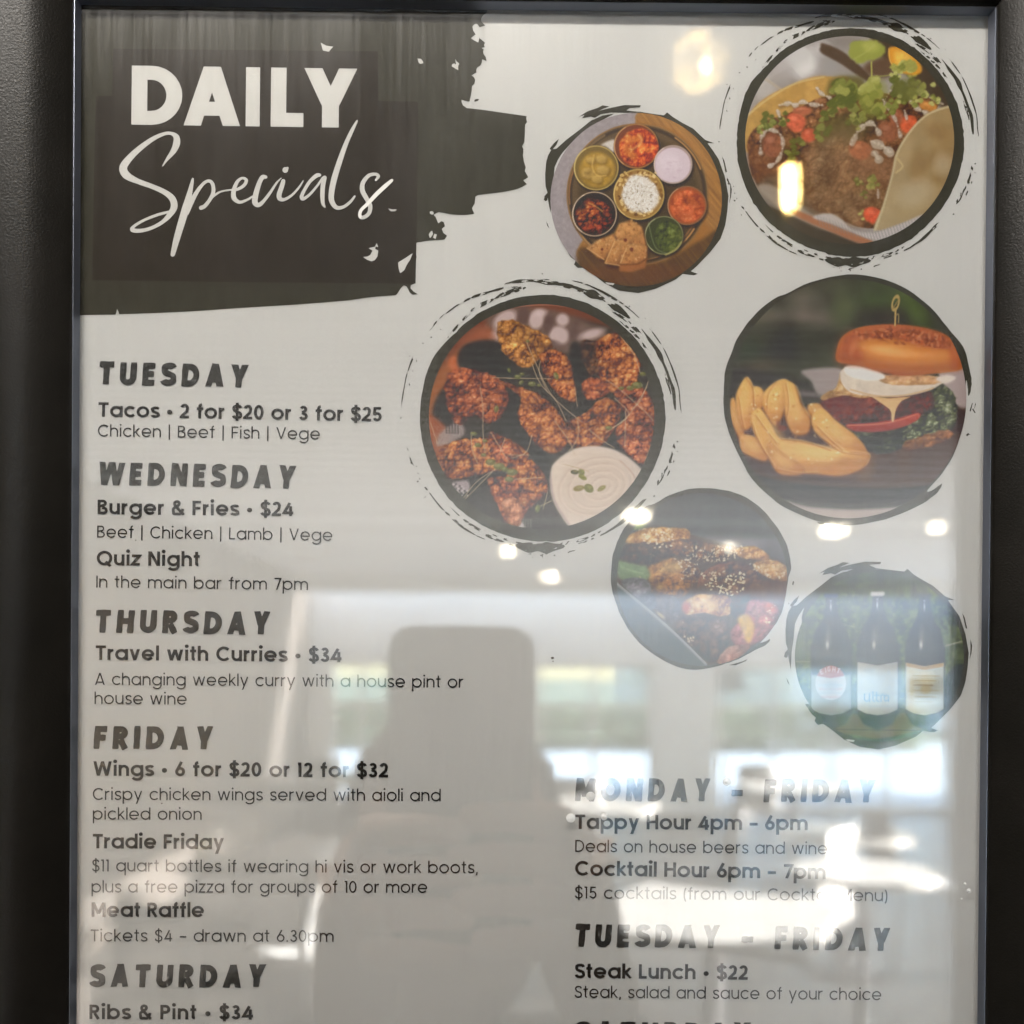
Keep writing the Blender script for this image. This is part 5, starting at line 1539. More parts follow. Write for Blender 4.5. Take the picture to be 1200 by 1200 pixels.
OUT_BURGER = zp([(143, 520), (145, 450), (150, 400), (170, 345), (200, 275), (260, 200), (325, 148), (352, 138), (375, 128), (450, 92), (580, 65), (700, 80), (790, 118), (870, 180), (930, 250), (985, 318), (1002, 370), (1014, 430), (1014, 468),
                 (1004, 492), (1002, 470), (996, 440), (990, 560), (960, 680), (915, 760), (860, 825), (880, 822), (910, 800), (905, 818), (880, 845), (830, 878), (760, 908), (700, 928), (600, 946), (500, 940), (400, 905), (330, 865), (245, 785), (190, 685), (155, 600)], 800, 300, 3)
flat_poly('brush_ring', [rough_outline(OUT_BURGER, 5, .18, 4),
                         zp([(690, 915), (720, 905), (760, 885), (750, 898), (720, 918), (700, 925)], 800, 300, 3), zp([(1016, 520), (1020, 516), (1012, 548), (1008, 545)], 800, 300, 3), zp([(1028, 518), (1031, 520), (1024, 540)], 800, 300, 3),
                         zp([(1020, 535), (1030, 552), (1026, 552), (1018, 540)], 800, 300, 3), zp([(995, 630), (1003, 622), (1012, 630), (1006, 628), (1000, 634)], 800, 300, 3),
                         zp([(470, 935), (500, 938), (495, 944), (480, 942)], 800, 300, 3)], M_ink, poster, HR)
photo('burger_photo', paint_burger(), 993.6, 467.2, 138.6, 140.2, 800, 300, 3, M_photo, HP, label='round photo of a burger with chips on a dark plate')
OUT_RIBS = zp([(30, 560), (42, 450), (75, 355), (110, 290), (180, 210), (235, 165), (265, 158), (300, 143), (380, 98), (480, 68), (580, 60), (700, 73), (800, 105), (900, 170), (990, 270), (1050, 370), (1075, 450), (1084, 530), (1072, 578),
               (1060, 640), (1030, 790), (960, 900), (900, 960), (925, 962), (960, 943), (955, 962), (925, 985), (870, 1010), (800, 1050), (700, 1090), (600, 1115), (520, 1124), (430, 1110), (320, 1060), (200, 970), (110, 850), (55, 720), (33, 640)], 710, 560, 5)
flat_poly('brush_ring', [rough_outline(OUT_RIBS, 6, .18, 4), zp([(0, 315), (95, 255), (140, 200), (215, 128), (240, 122), (205, 165), (170, 205), (100, 268), (40, 305), (0, 322)], 710, 560, 5),
                         zp([(720, 1098), (800, 1075), (830, 1062), (820, 1074), (760, 1098)], 710, 560, 5), zp([(1095, 605), (1104, 608), (1098, 630), (1090, 625)], 710, 560, 5), zp([(1068, 730), (1076, 735), (1070, 742)], 710, 560, 5)], M_ink, poster, HR)
photo('ribs_photo', paint_ribs(), 822.6, 679.2, 99.8, 101.2, 710, 560, 5, M_photo, HP, label='round photo of sticky sesame ribs in a metal tray')

THALI = [(500, 112), (560, 108), (640, 120), (690, 126), (708, 110), (745, 138), (800, 172), (860, 205), (930, 268), (985, 290), (945, 290), (975, 330), (1012, 385), (1048, 490), (1068, 600), (1060, 690), (1050, 770), (1022, 850), (960, 930),
         (885, 1005), (850, 1040), (888, 1055), (865, 1064), (800, 1058), (760, 1088), (640, 1142), (540, 1167), (430, 1152), (340, 1110), (255, 1042), (215, 1018), (185, 1022), (165, 1000), (172, 980), (145, 955), (110, 900), (200, 900), (500, 600)]
def streaks_b(ox, oy):
    z = lambda p: zp(p, ox, oy, 5)
    return [z([(75, 264), (60, 300), (38, 325), (60, 322), (120, 268), (200, 208), (262, 158), (330, 128), (400, 116), (370, 132), (290, 175), (215, 235), (150, 285), (96, 345), (70, 385), (50, 430), (42, 520), (30, 600), (26, 700),
               (14, 640), (10, 612), (-2, 620), (-10, 600), (8, 580), (-4, 540), (-6, 470), (0, 400), (12, 360), (30, 330), (20, 322), (45, 290)]),
            z([(190, 136), (245, 102), (300, 84), (330, 68), (370, 74), (330, 90), (310, 100), (390, 80), (460, 66), (555, 68), (550, 80), (490, 84), (470, 98), (520, 104), (565, 106), (480, 112), (380, 110), (320, 120), (285, 142), (262, 134), (210, 144), (225, 124)]),
            z([(1030, 366), (1044, 392), (1060, 460), (1050, 455), (1040, 410)]), z([(1078, 520), (1088, 560), (1084, 600), (1072, 645), (1078, 590)]),
            z([(-2, 745), (10, 765), (20, 792), (8, 775)]), z([(0, 596), (6, 590), (8, 622), (-2, 630), (-14, 622), (-10, 604)])]
flat_poly('brush_ring', [rough_outline(zp(THALI, 640, 110, 5), 7, .22, 3, False)] + streaks_b(640, 110), M_ink, poster, HR)
photo('curry_platter_photo', paint_thali(), 745.4, 234.2, 100.4, 101.6, 640, 110, 5, M_photo, HP, label='round photo of a curry platter with small bowls and flatbread')
bx, by = 640 + 281.5, 110 + 535
OUTB = zp(THALI, bx, by, 5)
flat_poly('brush_ring', [rough_outline(OUTB, 8, .22, 3, False), rough_outline(zp([(90, 480), (110, 330), (200, 220), (320, 140), (520, 100), (560, 400), (400, 900), (200, 900), (130, 760)], bx, by, 5), 8, .3, 4)] + streaks_b(bx, by), M_ink, poster, HR)
photo('beer_bottles_photo', paint_bottles(), 1030.3, 769.5, 99.0, 99.6, 915, 650, 5.106, M_photo, HP, label='round photo of three dark beer bottles on a table')
for (ox, oy) in ((640, 110), (bx, by)):
    flat_poly('white_fleck', [zp([(345, 1105), (400, 1112), (392, 1122), (360, 1118)], ox, oy, 5)], M_white_print, poster, .00014)
# ---------------------------------------------------------------- snap frame, clear pane
M_frame = Mat('black_powder_coat', (.007, .006, .0045), .36, 0, .22)
_v = M_frame.coord('Object')
_f = M_frame.noise(_v, 2300, 2, .5)
M_frame.bump(_f, .22, .0003)
M_frame.colour(M_frame.ramp(M_frame.noise(_v, 60, 4), [(.3, (.006, .0055, .0045)), (.7, (.010, .009, .0075))]))
M_frame = M_frame.m

HF = .0034
OX0, OX1 = P(83.6, 600, HF)[0], P(1161.0, 600, HF)[0]
OZ1 = P(620, 1.0, HF)[2]
OZ0 = POSTER_Z0 + .004
frame = empty('snap_frame', ((OX0 + OX1) / 2, .012, OZ0 - .024))
tag(frame, 'black powder coated snap frame with rounded rails around the specials menu', 'picture frame')
prof = [(.0004, -.0010), (0.0, .0034), (.0006, .0043), (.0018, .0056), (.0038, .0076), (.0062, .0096), (.0090, .0112), (.0120, .0120), (.0150, .0119), (.0178, .0108), (.0202, .0088), (.0218, .0060), (.0226, .0025), (.0228, -.0020), (.0228, -.0120), (.0, -.0120)]
def rail(side):
    cs = [(OX0, OZ0), (OX1, OZ0), (OX1, OZ1), (OX0, OZ1)]
    sgn = [(-1, -1), (1, -1), (1, 1), (-1, 1)]
    a, b = side, (side + 1) % 4
    g = .00006
    vs = []
    for (cx, cz), (sx, sz) in ((cs[a], sgn[a]), (cs[b], sgn[b])):
        for d, h in prof:
            vs.append([cx + sx * d, -h, cz + sz * d])
    n = len(prof)
    # hairline joint at the mitre
    along = np.array(vs[n]) - np.array(vs[0]); along /= np.linalg.norm(along)
    vs = [(np.array(v) + along * (g if i < n else -g)).tolist() for i, v in enumerate(vs)]
    # subdivide for a smooth normal
    fs = [(i, (i + 1) % n, n + (i + 1) % n, n + i) for i in range(n)] + [tuple(range(n))[::-1], tuple(range(n, 2 * n))]
    o = mesh_obj('frame_rail', vs, fs, M_frame, frame)
    bm = bmesh.new(); bm.from_mesh(o.data); bmesh.ops.recalc_face_normals(bm, faces=bm.faces); bm.to_mesh(o.data); bm.free()
    o.data.polygons.foreach_set('use_smooth', [True] * len(o.data.polygons))
    o.data.set_sharp_from_angle(angle=R(50))
    return o
for s_ in range(4): rail(s_)
# bright anodised inner lip that mirrors the print beside it
M_lip = Mat('satin_anodised_lip', (.20, .22, .27), .34, .9).m
def lip(side):
    cs = [(OX0, OZ0), (OX1, OZ0), (OX1, OZ1), (OX0, OZ1)]
    sgn = [(1, 1), (-1, 1), (-1, -1), (1, -1)]
    vs = []
    pf = [(.0009, .00145), (.0006, .0021), (.0003, .0029), (.00015, .0033), (-.0006, .0033), (-.0006, .00145)]
    for k in (side, (side + 1) % 4):
        (cx, cz), (sx, sz) = cs[k], sgn[k]
        for d, h in pf: vs.append((cx + sx * d, -h, cz + sz * d))
    n = len(pf)
    o = mesh_obj('inner_lip', vs, [(i, (i + 1) % n, n + (i + 1) % n, n + i) for i in range(n)] + [tuple(range(n))[::-1], tuple(range(n, 2 * n))], M_lip, frame)
    bm = bmesh.new(); bm.from_mesh(o.data); bmesh.ops.recalc_face_normals(bm, faces=bm.faces); bm.to_mesh(o.data); bm.free()
    o.data.polygons.foreach_set('use_smooth', [True] * len(o.data.polygons)); o.data.set_sharp_from_angle(angle=R(30))
for s_ in range(4): lip(s_)
mb = MB().box((OX0 - .02, .0006, OZ0 - .02), (OX1 + .02, .0018, OZ1 + .02))
mb.build('backing_board', noisy('grey_backing', (.2, .2, .19), (.26, .26, .25), 40, .8), frame)

# the clear plastic pane: reflects the room, wiped with vertical smears
def pane_material(name, r0=.125, smear=True, tint=(1, 1, 1)):
    m = bpy.data.materials.new(name); m.use_nodes = True
    n, l = m.node_tree.nodes, m.node_tree.links
    n.clear()
    out = n.new('ShaderNodeOutputMaterial'); mix = n.new('ShaderNodeMixShader')
    tr = n.new('ShaderNodeBsdfTransparent'); tr.inputs[0].default_value = (*tint, 1)
    gl = n.new('ShaderNodeBsdfGlossy'); gl.inputs['Roughness'].default_value = .012
    geo = n.new('ShaderNodeNewGeometry')
    dp = n.new('ShaderNodeVectorMath'); dp.operation = 'DOT_PRODUCT'
    l.new(geo.outputs['Incoming'], dp.inputs[0]); l.new(geo.outputs['Normal'], dp.inputs[1])
    def mth(op, a, b=None):
        q = n.new('ShaderNodeMath'); q.operation = op
        for k, v in enumerate((a, b)):
            if v is None: continue
            if isinstance(v, (int, float)): q.inputs[k].default_value = v
            else: l.new(v, q.inputs[k])
        return q.outputs[0]
    c = mth('ABSOLUTE', dp.outputs['Value'])
    f = mth('POWER', mth('SUBTRACT', 1.0, c), 5.0)
    f = mth('ADD', mth('MULTIPLY', f, 1 - r0), r0)
    gl_out = gl.outputs[0]
    if smear:
        tc = n.new('ShaderNodeTexCoord'); mp = n.new('ShaderNodeMapping')
        mp.inputs['Scale'].default_value = (1, 1, .035)
        l.new(tc.outputs['Object'], mp.inputs[0])
        ns = n.new('ShaderNodeTexNoise'); ns.inputs['Scale'].default_value = 900; ns.inputs['Detail'].default_value = 5; ns.inputs['Roughness'].default_value = .65
        l.new(mp.outputs[0], ns.inputs['Vector'])
        mp2 = n.new('ShaderNodeMapping'); mp2.inputs['Scale'].default_value = (1, 1, .25)
        l.new(tc.outputs['Object'], mp2.inputs[0])
        n2 = n.new('ShaderNodeTexNoise'); n2.inputs['Scale'].default_value = 60; n2.inputs['Detail'].default_value = 4
        l.new(mp2.outputs[0], n2.inputs['Vector'])
        bp = n.new('ShaderNodeBump'); bp.inputs['Strength'].default_value = .55; bp.inputs['Distance'].default_value = .000005
        l.new(ns.outputs['Fac'], bp.inputs['Height'])
        bp2 = n.new('ShaderNodeBump'); bp2.inputs['Strength'].default_value = .6; bp2.inputs['Distance'].default_value = .00005
        l.new(n2.outputs['Fac'], bp2.inputs['Height']); l.new(bp.outputs[0], bp2.inputs['Normal'])
        l.new(bp2.outputs[0], gl.inputs['Normal'])
        # greasy haze where the cloth dragged
        g2 = n.new('ShaderNodeBsdfGlossy'); g2.inputs['Roughness'].default_value = .22
        l.new(bp2.outputs[0], g2.inputs['Normal'])
        r = n.new('ShaderNodeMapRange'); r.inputs['From Min'].default_value = .42; r.inputs['From Max'].default_value = .75
        r.inputs['To Min'].default_value = .04; r.inputs['To Max'].default_value = .20
        l.new(mth('ADD', mth('MULTIPLY', ns.outputs['Fac'], .5), mth('MULTIPLY', n2.outputs['Fac'], .5)), r.inputs['Value'])
        mg = n.new('ShaderNodeMixShader')
        l.new(r.outputs[0], mg.inputs[0]); l.new(gl.outputs[0], mg.inputs[1]); l.new(g2.outputs[0], mg.inputs[2])
        gl_out = mg.outputs[0]
    if smear:
        # wiping marks: fine upright lines where the surface is a little duller or cleaner
        mp3 = n.new('ShaderNodeMapping'); mp3.inputs['Scale'].default_value = (1, 1, .03)
        l.new(tc.outputs['Object'], mp3.inputs[0])
        n3 = n.new('ShaderNodeTexNoise'); n3.inputs['Scale'].default_value = 1500; n3.inputs['Detail'].default_value = 3
        l.new(mp3.outputs[0], n3.inputs['Vector'])
        r3 = n.new('ShaderNodeMapRange'); r3.inputs['From Min'].default_value = .3; r3.inputs['From Max'].default_value = .7
        r3.inputs['To Min'].default_value = .90; r3.inputs['To Max'].default_value = 1.10
        l.new(n3.outputs['Fac'], r3.inputs['Value'])
        f = mth('MULTIPLY', f, r3.outputs[0])
    l.new(f, mix.inputs[0]); l.new(tr.outputs[0], mix.inputs[1]); l.new(gl_out, mix.inputs[2])
    l.new(mix.outputs[0], out.inputs[0])
    return m
M_pane = pane_material('clear_pane', tint=(.90, .90, .895))
mb = MB().box((OX0 + .0007, -.00135, OZ0 + .0007), (OX1 - .0007, -.0004, OZ1 - .0007))
pane = mb.build('clear_pane', M_pane, frame)

# dried water drops and nicks on the pane
M_drop = Mat('dried_water_drop', (.86, .87, .87), .35, 0, .4).m
for px, py, r in [(692, 933, 5.2), (669, 959, 5.6), (708, 957, 4.4), (852, 916, 5.0), (1135.5, 1044, 2.6), (1131, 1036, 1.8), (1127, 1054, 1.2)]:
    q = P(px, py, .0014); rr = r * MM
    d = MB().lathe([(0, .00028), (rr * .35, .00026), (rr * .62, .00012), (rr * .8, .00016), (rr * .94, .00010), (rr, 0)], (0, 0, 0), 16)
    bmesh.ops.rotate(d.bm, verts=d.bm.verts, cent=(0, 0, 0), matrix=Matrix.Rotation(R(90), 3, 'X'))
    bmesh.ops.translate(d.bm, verts=d.bm.verts, vec=(q[0], -.00137, q[2]))
    o = d.build('water_drop', M_drop, pane, True)
M_drop.node_tree.nodes['Principled BSDF'].inputs['Alpha'].default_value = .5
M_spk = Mat('dark_grit', (.05, .035, .02), .8).m
for px, py, r in [(647.5, 771, 2.0), (189.5, 941.5, 1.0), (648, 775, 1.0), (159, 633, .8)]:
    q = P(px, py, .0014); rr = r * MM
    d = MB().lathe([(0, rr * .8), (rr * .8, rr * .5), (rr, 0)], (0, 0, 0), 7, 1, .7)
    bmesh.ops.rotate(d.bm, verts=d.bm.verts, cent=(0, 0, 0), matrix=Matrix.Rotation(R(90), 3, 'X'))
    bmesh.ops.translate(d.bm, verts=d.bm.verts, vec=(q[0], -.00137, q[2]))
    d.build('grit_speck', M_spk, pane)
# ---------------------------------------------------------------- the bar room the pane mirrors
D = 12.0                 # far wall with its windows
ZC = 2.70
XL, XR = -2.35, 5.45
M_plaster = noisy('warm_white_plaster', (.74, .74, .73), (.79, .79, .78), 6, .8, .05, .002)
M_ceil = noisy('white_ceiling_paint', (.86, .87, .875), (.89, .90, .90), 5, .8)
M_wallm = noisy('charcoal_menu_wall', (.055, .052, .05), (.075, .072, .07), 30, .7, .2, .001)
M_stain = noisy('dark_stained_boards', (.032, .026, .021), (.05, .039, .031), 4, .6, stretch=(8, .5, 1))
M_floor = Mat('timber_floor', (.2, .14, .09), .35)
_v = M_floor.coord('Object', (8, .6, 1))
M_floor.colour(M_floor.ramp(M_floor.noise(_v, 2.2, 6), [(.3, (.018, .016, .014)), (.7, (.042, .037, .032))]))
M_floor = M_floor.m
M_trim = noisy('white_window_trim', (.66, .65, .62), (.72, .71, .68), 8, .5)
M_win = pane_material('window_glass', .04, False, (.87, .95, 1.0))

def structure(mb, name, mat): return tag(mb.build(name, mat), kind='structure')
structure(MB().box((XL - .1, .0122, 0), (XR + .1, .15, ZC - .014)), 'menu_wall', M_wallm)
structure(MB().box((XL, -D, -.1), (XR, .0118, 0)), 'floor', M_floor)
# the ceiling stops short: a gap added to wash the far wall with daylight
structure(MB().box((XL - .1, -11.3, ZC), (XR + .9, -3.0, ZC + .1)), 'ceiling', M_ceil)
near = structure(MB().box((XL - .1, -2.998, ZC - .008), (XR + .9, .15, ZC + .1)), 'added_entry_ceiling', M_stain)  # dark near bay added to hold down light and reflection on the menu
# dark timber slats added over the white ceiling, thinning out to grade its reflection
ys = -3.06; first = None
while ys > -8.6:
    cov = min(1, max(.03, 1 - (-ys - 3.0) / 4.3)) ** 1.3
    if first is None:
        first = MB().box((XL + .002, -.03, ZC - .0055), (XR - .002, .03, ZC - .0008)).build('added_slat', M_stain)
        sl = first
    else:
        sl = first.copy(); col.objects.link(sl)
    sl.location = (0, ys, 0); sl.parent = near
    ys -= max(.062, .085 / cov)
structure(MB().box((XL - .1, -D, 0), (XL, -3.0, ZC - .014)), 'left_wall', M_stain)
structure(MB().box((-1.5, -3.2, 0), (-1.4, .0118, ZC - .014)), 'added_entry_wall_left', M_stain)  # dark wall added to block room light from the menu
structure(MB().box((XL - .1, -3.0, 0), (XL, -2.402, ZC - .014)), 'left_wall_return', M_stain)
structure(MB().box((XL, -2.5, 0), (-1.502, -2.4, ZC - .014)), 'entry_wall_return', M_stain)

structure(MB().box((XL + .002, -11.29, 2.52), (XR - .002, -11.17, ZC - .002)), 'gap_screen_beam', M_plaster)  # added beam, hides the bright ceiling gap from the pane

# far wall with three glazed openings
WIN = []
for a, b in ((386, 456), (628, 764), (838, 1112)):
    WIN.append((RW(a, 850, D)[0], RW(b, 850, D)[0]))
Z_T, Z_B = RW(700, 778, D)[2], RW(700, 948, D)[2]
mb = MB()
xs = [XL]
for a, b in WIN: xs += [a, b]
xs += [XR]
for k in range(0, len(xs), 2):
    mb.box((xs[k], -D - .12, 0), (xs[k + 1], -D, ZC - .002))
for a, b in WIN:
    mb.box((a, -D - .12, Z_T), (b, -D, ZC - .002)); mb.box((a, -D - .12, 0), (b, -D, Z_B))
structure(mb, 'far_wall', M_plaster)
labels = ['narrow two-light window at the far left of the room mirrored in the pane', 'two-light window with a transom mirrored beside the phone', 'wide four-light window with transoms mirrored below the bottle picture']
for k, (a, b) in enumerate(WIN):
    t = empty('window', ((a + b) / 2, -D - .06, Z_B))
    tag(t, labels[k], 'window', 'windows in the far wall of the room')
    n = (2, 2, 4)[k]
    fw = .05
    z_tr = RW(700, 828, D)[2]
    f = MB()
    f.box((a, -D - .09, Z_B), (a + fw, -D - .02, Z_T)); f.box((b - fw, -D - .09, Z_B), (b, -D - .02, Z_T))
    f.box((a + fw, -D - .09, Z_T - fw), (b - fw, -D - .02, Z_T)); f.box((a + fw, -D - .09, Z_B), (b - fw, -D - .02, Z_B + fw))
    f.build('window_frame', M_trim, t)
    step = (b - a - fw) / n
    for i in range(n):
        xa, xb = a + fw + i * step, a + (i + 1) * step
        if i < n - 1: MB().box((xb, -D - .088, Z_B + fw), (xb + fw, -D - .022, Z_T - fw)).build('mullion', M_trim, t)
        MB().box((xa, -D - .086, z_tr - .025), (xb, -D - .024, z_tr + .025)).build('transom', M_trim, t)
        MB().box((xa, -D - .058, Z_B + fw), (xb, -D - .052, z_tr - .025)).build('pane', M_win, t)
        MB().box((xa, -D - .058, z_tr + .025), (xb, -D - .052, Z_T - fw)).build('pane', M_win, t)

# right side: opening made up to let the sun in from the terrace
mb = MB()
mb.box((XR, -D, 0), (XR + .12, -11.2, ZC - .002))
mb.box((XR, -11.2, 2.62), (XR + .12, -3.5, ZC - .014)); mb.box((XR, -3.5, 0), (XR + .12, -2.4, ZC - .014))
structure(mb, 'right_wall', M_plaster)
structure(MB().box((1.5, -3.2, 0), (1.6, .0118, ZC - .014)), 'added_entry_wall_right', M_stain)  # dark wall added to keep terrace light off the menu
structure(MB().box((1.602, -2.398, 0), (XR + .12, -2.3, ZC - .014)), 'right_wall_return', M_stain)
for k, y in enumerate((-5.9, -7.6, -9.4)):
    t = MB().box((XR + .01, y - .06, 0), (XR + .11, y + .06, 2.62), .006).build('door_post', M_trim)
    tag(t, ('white timber post of the open terrace side nearest the menu wall', 'middle white timber post of the open terrace side', 'white timber post of the open terrace side nearest the far windows')[k], 'post', 'posts of the open terrace side')

# outdoors
M_pave = noisy('pale_paving', (.42, .43, .44), (.50, .51, .52), 3, .8)
M_grass = noisy('lawn', (.06, .085, .045), (.085, .115, .06), 4, .9)
structure(MB().box((-400, -500, -.30), (400, 300, -.16)), 'ground', M_grass)
structure(MB().box((XR + .13, -26, -.158), (14, 3, -.02)), 'terrace', M_pave)
structure(MB().box((-14, -24, -.158), (XR + .12, -D - .13, -.021)), 'back_terrace', M_pave)

M_bark = noisy('bark', (.10, .075, .05), (.17, .13, .09), 12, .9)
def leaf_mat(name, a, b):
    return noisy(name, a, b, 3, .6)
M_leaf = [leaf_mat('green_leaves', (.045, .085, .025), (.085, .13, .04)), leaf_mat('yellow_green_leaves', (.07, .12, .03), (.12, .17, .05))]
def leaves(c, rad, n, size, seed):
    rs = np.random.RandomState(seed)
    cl = rs.randn(14, 3); cl /= np.linalg.norm(cl, axis=1)[:, None]; cl *= rs.rand(14, 1) ** .4 * .8
    k = rs.randint(14, size=n)
    p = cl[k] + rs.randn(n, 3) * .17
    p = np.array(c) + p * np.array(rad)
    vs, fs = [], []
    u = rs.randn(n, 3); u /= np.linalg.norm(u, axis=1)[:, None]
    w = np.cross(u, rs.randn(n, 3)); w /= np.linalg.norm(w, axis=1)[:, None]
    s = size * (.6 + .8 * rs.rand(n, 1))
    V = np.stack([p - u * s, p + w * s * .5, p + u * s, p - w * s * .5], 1).reshape(-1, 3)
    return V, np.arange(n * 4).reshape(-1, 4)
for k, (x, y, h, r, lab) in enumerate([(-5.0, -26, 6.5, 2.6, 'broad green tree behind the left far window'), (-.4, -30, 7.5, 3.0, 'tall green tree behind the middle far window'), (3.4, -24, 4.6, 1.5, 'small light green tree at the left edge of the wide window'),
                                       (17.5, -15, 7, 3.2, 'spreading tree beside the terrace')]):
    t = empty('tree', (x, y, -.16)); tag(t, lab, 'tree', 'trees outside the room')
    MB().tube([(x, y, -.16), (x + .1, y, h * .3), (x, y + .1, h * .6), (x + .1, y, h * .85)], [.22, .17, .11, .04], 9).tube([(x, y, h * .4), (x + r * .5, y + .2, h * .7)], [.09, .03], 6).tube([(x, y, h * .45), (x - r * .5, y - .2, h * .72)], [.08, .03], 6).build('trunk', M_bark, t, True)
    V, Fc = leaves((x, y, h * .72), (r, r, h * .33), 4200, .17, k)
    mesh_obj('crown', V, Fc, M_leaf[k % 2], t)
V, Fc = leaves((0, 0, 0), (1, 1, 1), 10, .1, 0)
t = None
V1 = []; F1 = []; rs = np.random.RandomState(3); n = 9000
p = np.stack([rs.uniform(-9, 9.5, n), rs.normal(-23, .35, n), rs.uniform(-.1, 1.0, n)], 1)
u = rs.randn(n, 3); u /= np.linalg.norm(u, axis=1)[:, None]; w = np.cross(u, rs.randn(n, 3)); w /= np.linalg.norm(w, axis=1)[:, None]
Vh = np.stack([p - u * .09, p + w * .05, p + u * .09, p - w * .05], 1).reshape(-1, 3)
hd = mesh_obj('hedge', Vh, np.arange(n * 4).reshape(-1, 4), M_leaf[1])
tag(hd, 'low clipped hedge along the back of the terrace beyond the far windows', 'hedge')

# white van parked beyond the hedge
M_van = Mat('white_van_paint', (.78, .79, .80), .25, 0, .5).m
M_dark = Mat('black_rubber', (.02, .02, .02), .7).m
M_vglass = Mat('dark_window_glass', (.03, .035, .04), .08, 0, .6).m
vx, vy = RW(1027, 810, 27)[0], -27.0
van = empty('parked_van', (vx, vy, -.16)); tag(van, 'white van parked beyond the hedge, mirrored over the bottle labels', 'van')
V = [(-2.4, 0, .35), (2.3, 0, .35), (2.45, 0, .9), (2.3, 0, 1.15), (1.75, 0, 1.35), (1.25, 0, 2.05), (.9, 0, 2.15), (-2.35, 0, 2.15), (-2.45, 0, 1.9)]
vs = [(vx + a, vy - .9, z - .16) for a, _, z in V] + [(vx + a, vy + .9, z - .16) for a, _, z in V]
n = len(V)
body = mesh_obj('body', vs, [tuple(range(n)), tuple(range(n, 2 * n))[::-1]] + [(i, n + i, n + (i + 1) % n, (i + 1) % n) for i in range(n)], M_van, van)
MB().box((vx + .55, vy + .885, 1.15), (vx + 1.3, vy + .91, 1.7)).build('side_window', M_vglass, van)
for wx in (-1.5, 1.55):
    d = MB(); d.lathe([(0, -.1), (.2, -.1), (.33, -.08), (.34, 0), (.33, .08), (.2, .1), (0, .1)], (0, 0, 0), 20)
    bmesh.ops.rotate(d.bm, verts=d.bm.verts, cent=(0, 0, 0), matrix=Matrix.Rotation(R(90), 3, 'X'))
    bmesh.ops.translate(d.bm, verts=d.bm.verts, vec=(vx + wx, vy + .86, .18))
    d.build('wheel', M_dark, van, True)
# pale weatherboard house
M_board = noisy('cream_weatherboard', (.55, .54, .50), (.62, .61, .57), 2, .7)
M_roof = noisy('grey_roof', (.10, .10, .105), (.14, .14, .145), 2, .7)
hx = RW(900, 800, 38)[0]
ho = empty('house', (hx, -41, -.16)); tag(ho, 'cream weatherboard house across the road beyond the far windows', 'house')
MB().box((hx - 5, -44, -.16), (hx + 4.5, -38, 2.7)).build('wall', M_board, ho)
mesh_obj('roof', [(hx - 5.4, -44.4, 2.7), (hx + 4.9, -44.4, 2.7), (hx + 4.9, -37.6, 2.7), (hx - 5.4, -37.6, 2.7), (hx - 3, -41, 4.4), (hx + 2.5, -41, 4.4)], [(0, 1, 5, 4), (2, 3, 4, 5), (1, 2, 5), (3, 0, 4), (0, 3, 2, 1)], M_roof, ho)
for wx in (-3.6, -1.4, 1.0, 3.0):
    w_ = MB().box((hx + wx - .5, -38.02, 1.0), (hx + wx + .5, -37.96, 2.1)).build('window', M_trim, ho)
    MB().box((hx + wx - .43, -37.96, 1.07), (hx + wx + .43, -37.94, 2.03)).build('pane', M_vglass, w_)

# tables and chairs
M_top = noisy('white_table_laminate', (.46, .45, .43), (.52, .51, .49), 9, .3)
M_shell = noisy('grey_moulded_chair', (.16, .165, .17), (.2, .2, .205), 9, .35)
M_leg = Mat('dark_steel_leg', (.04, .04, .042), .4, .6).m
def make_table(w=.7, d=.7, round_=False):
    t = empty('cafe_table', (0, 0, 0))
    if round_: MB().lathe([(0, .72), (w / 2, .72), (w / 2 + .004, .735), (w / 2, .75), (0, .75)], (0, 0, 0), 40).build('tabletop', M_top, t, True)
    else: MB().box((-w / 2, -d / 2, .72), (w / 2, d / 2, .75), .005).build('tabletop', M_top, t)
    MB().tube([(0, 0, .025), (0, 0, .72)], .032, 14).build('pedestal', M_leg, t, True)
    MB().lathe([(0, 0), (.24, 0), (.245, .012), (.05, .028), (0, .03)], (0, 0, 0), 28).build('base', M_leg, t, True)
    return t
def make_chair():
    t = empty('chair', (0, 0, 0))
    vs, fs = [], []
    for j in range(9):
        q = j / 8
        if q < .5: y, z = -.20 + q * .8, .45 - .02 * math.sin(q * 6.28)
        else: y, z = .20 + (q - .5) * .16, .45 + (q - .5) * .86
        wd = .215 - .03 * abs(q - .45) * (1 if q > .5 else .4)
        for i in range(9):
            s_ = (i / 8 - .5) * 2
            vs.append((s_ * wd, y - (.05 * s_ * s_ if q > .5 else 0), z + (.03 * s_ * s_ if q <= .5 else 0)))
    for j in range(8):
        for i in range(8):
            a = j * 9 + i; fs.append((a, a + 1, a + 10, a + 9))
    o = mesh_obj('seat_shell', vs, fs, M_shell, t, True)
    so = o.modifiers.new('thick', 'SOLIDIFY'); so.thickness = .012; so.offset = 0
    for sx in (-1, 1):
        for sy in (-1, 1):
            MB().tube([(sx * .13, sy * .12, .44), (sx * .20, sy * .20, 0)], [.012, .010], 8).build('leg', M_leg, t, True)
    return t
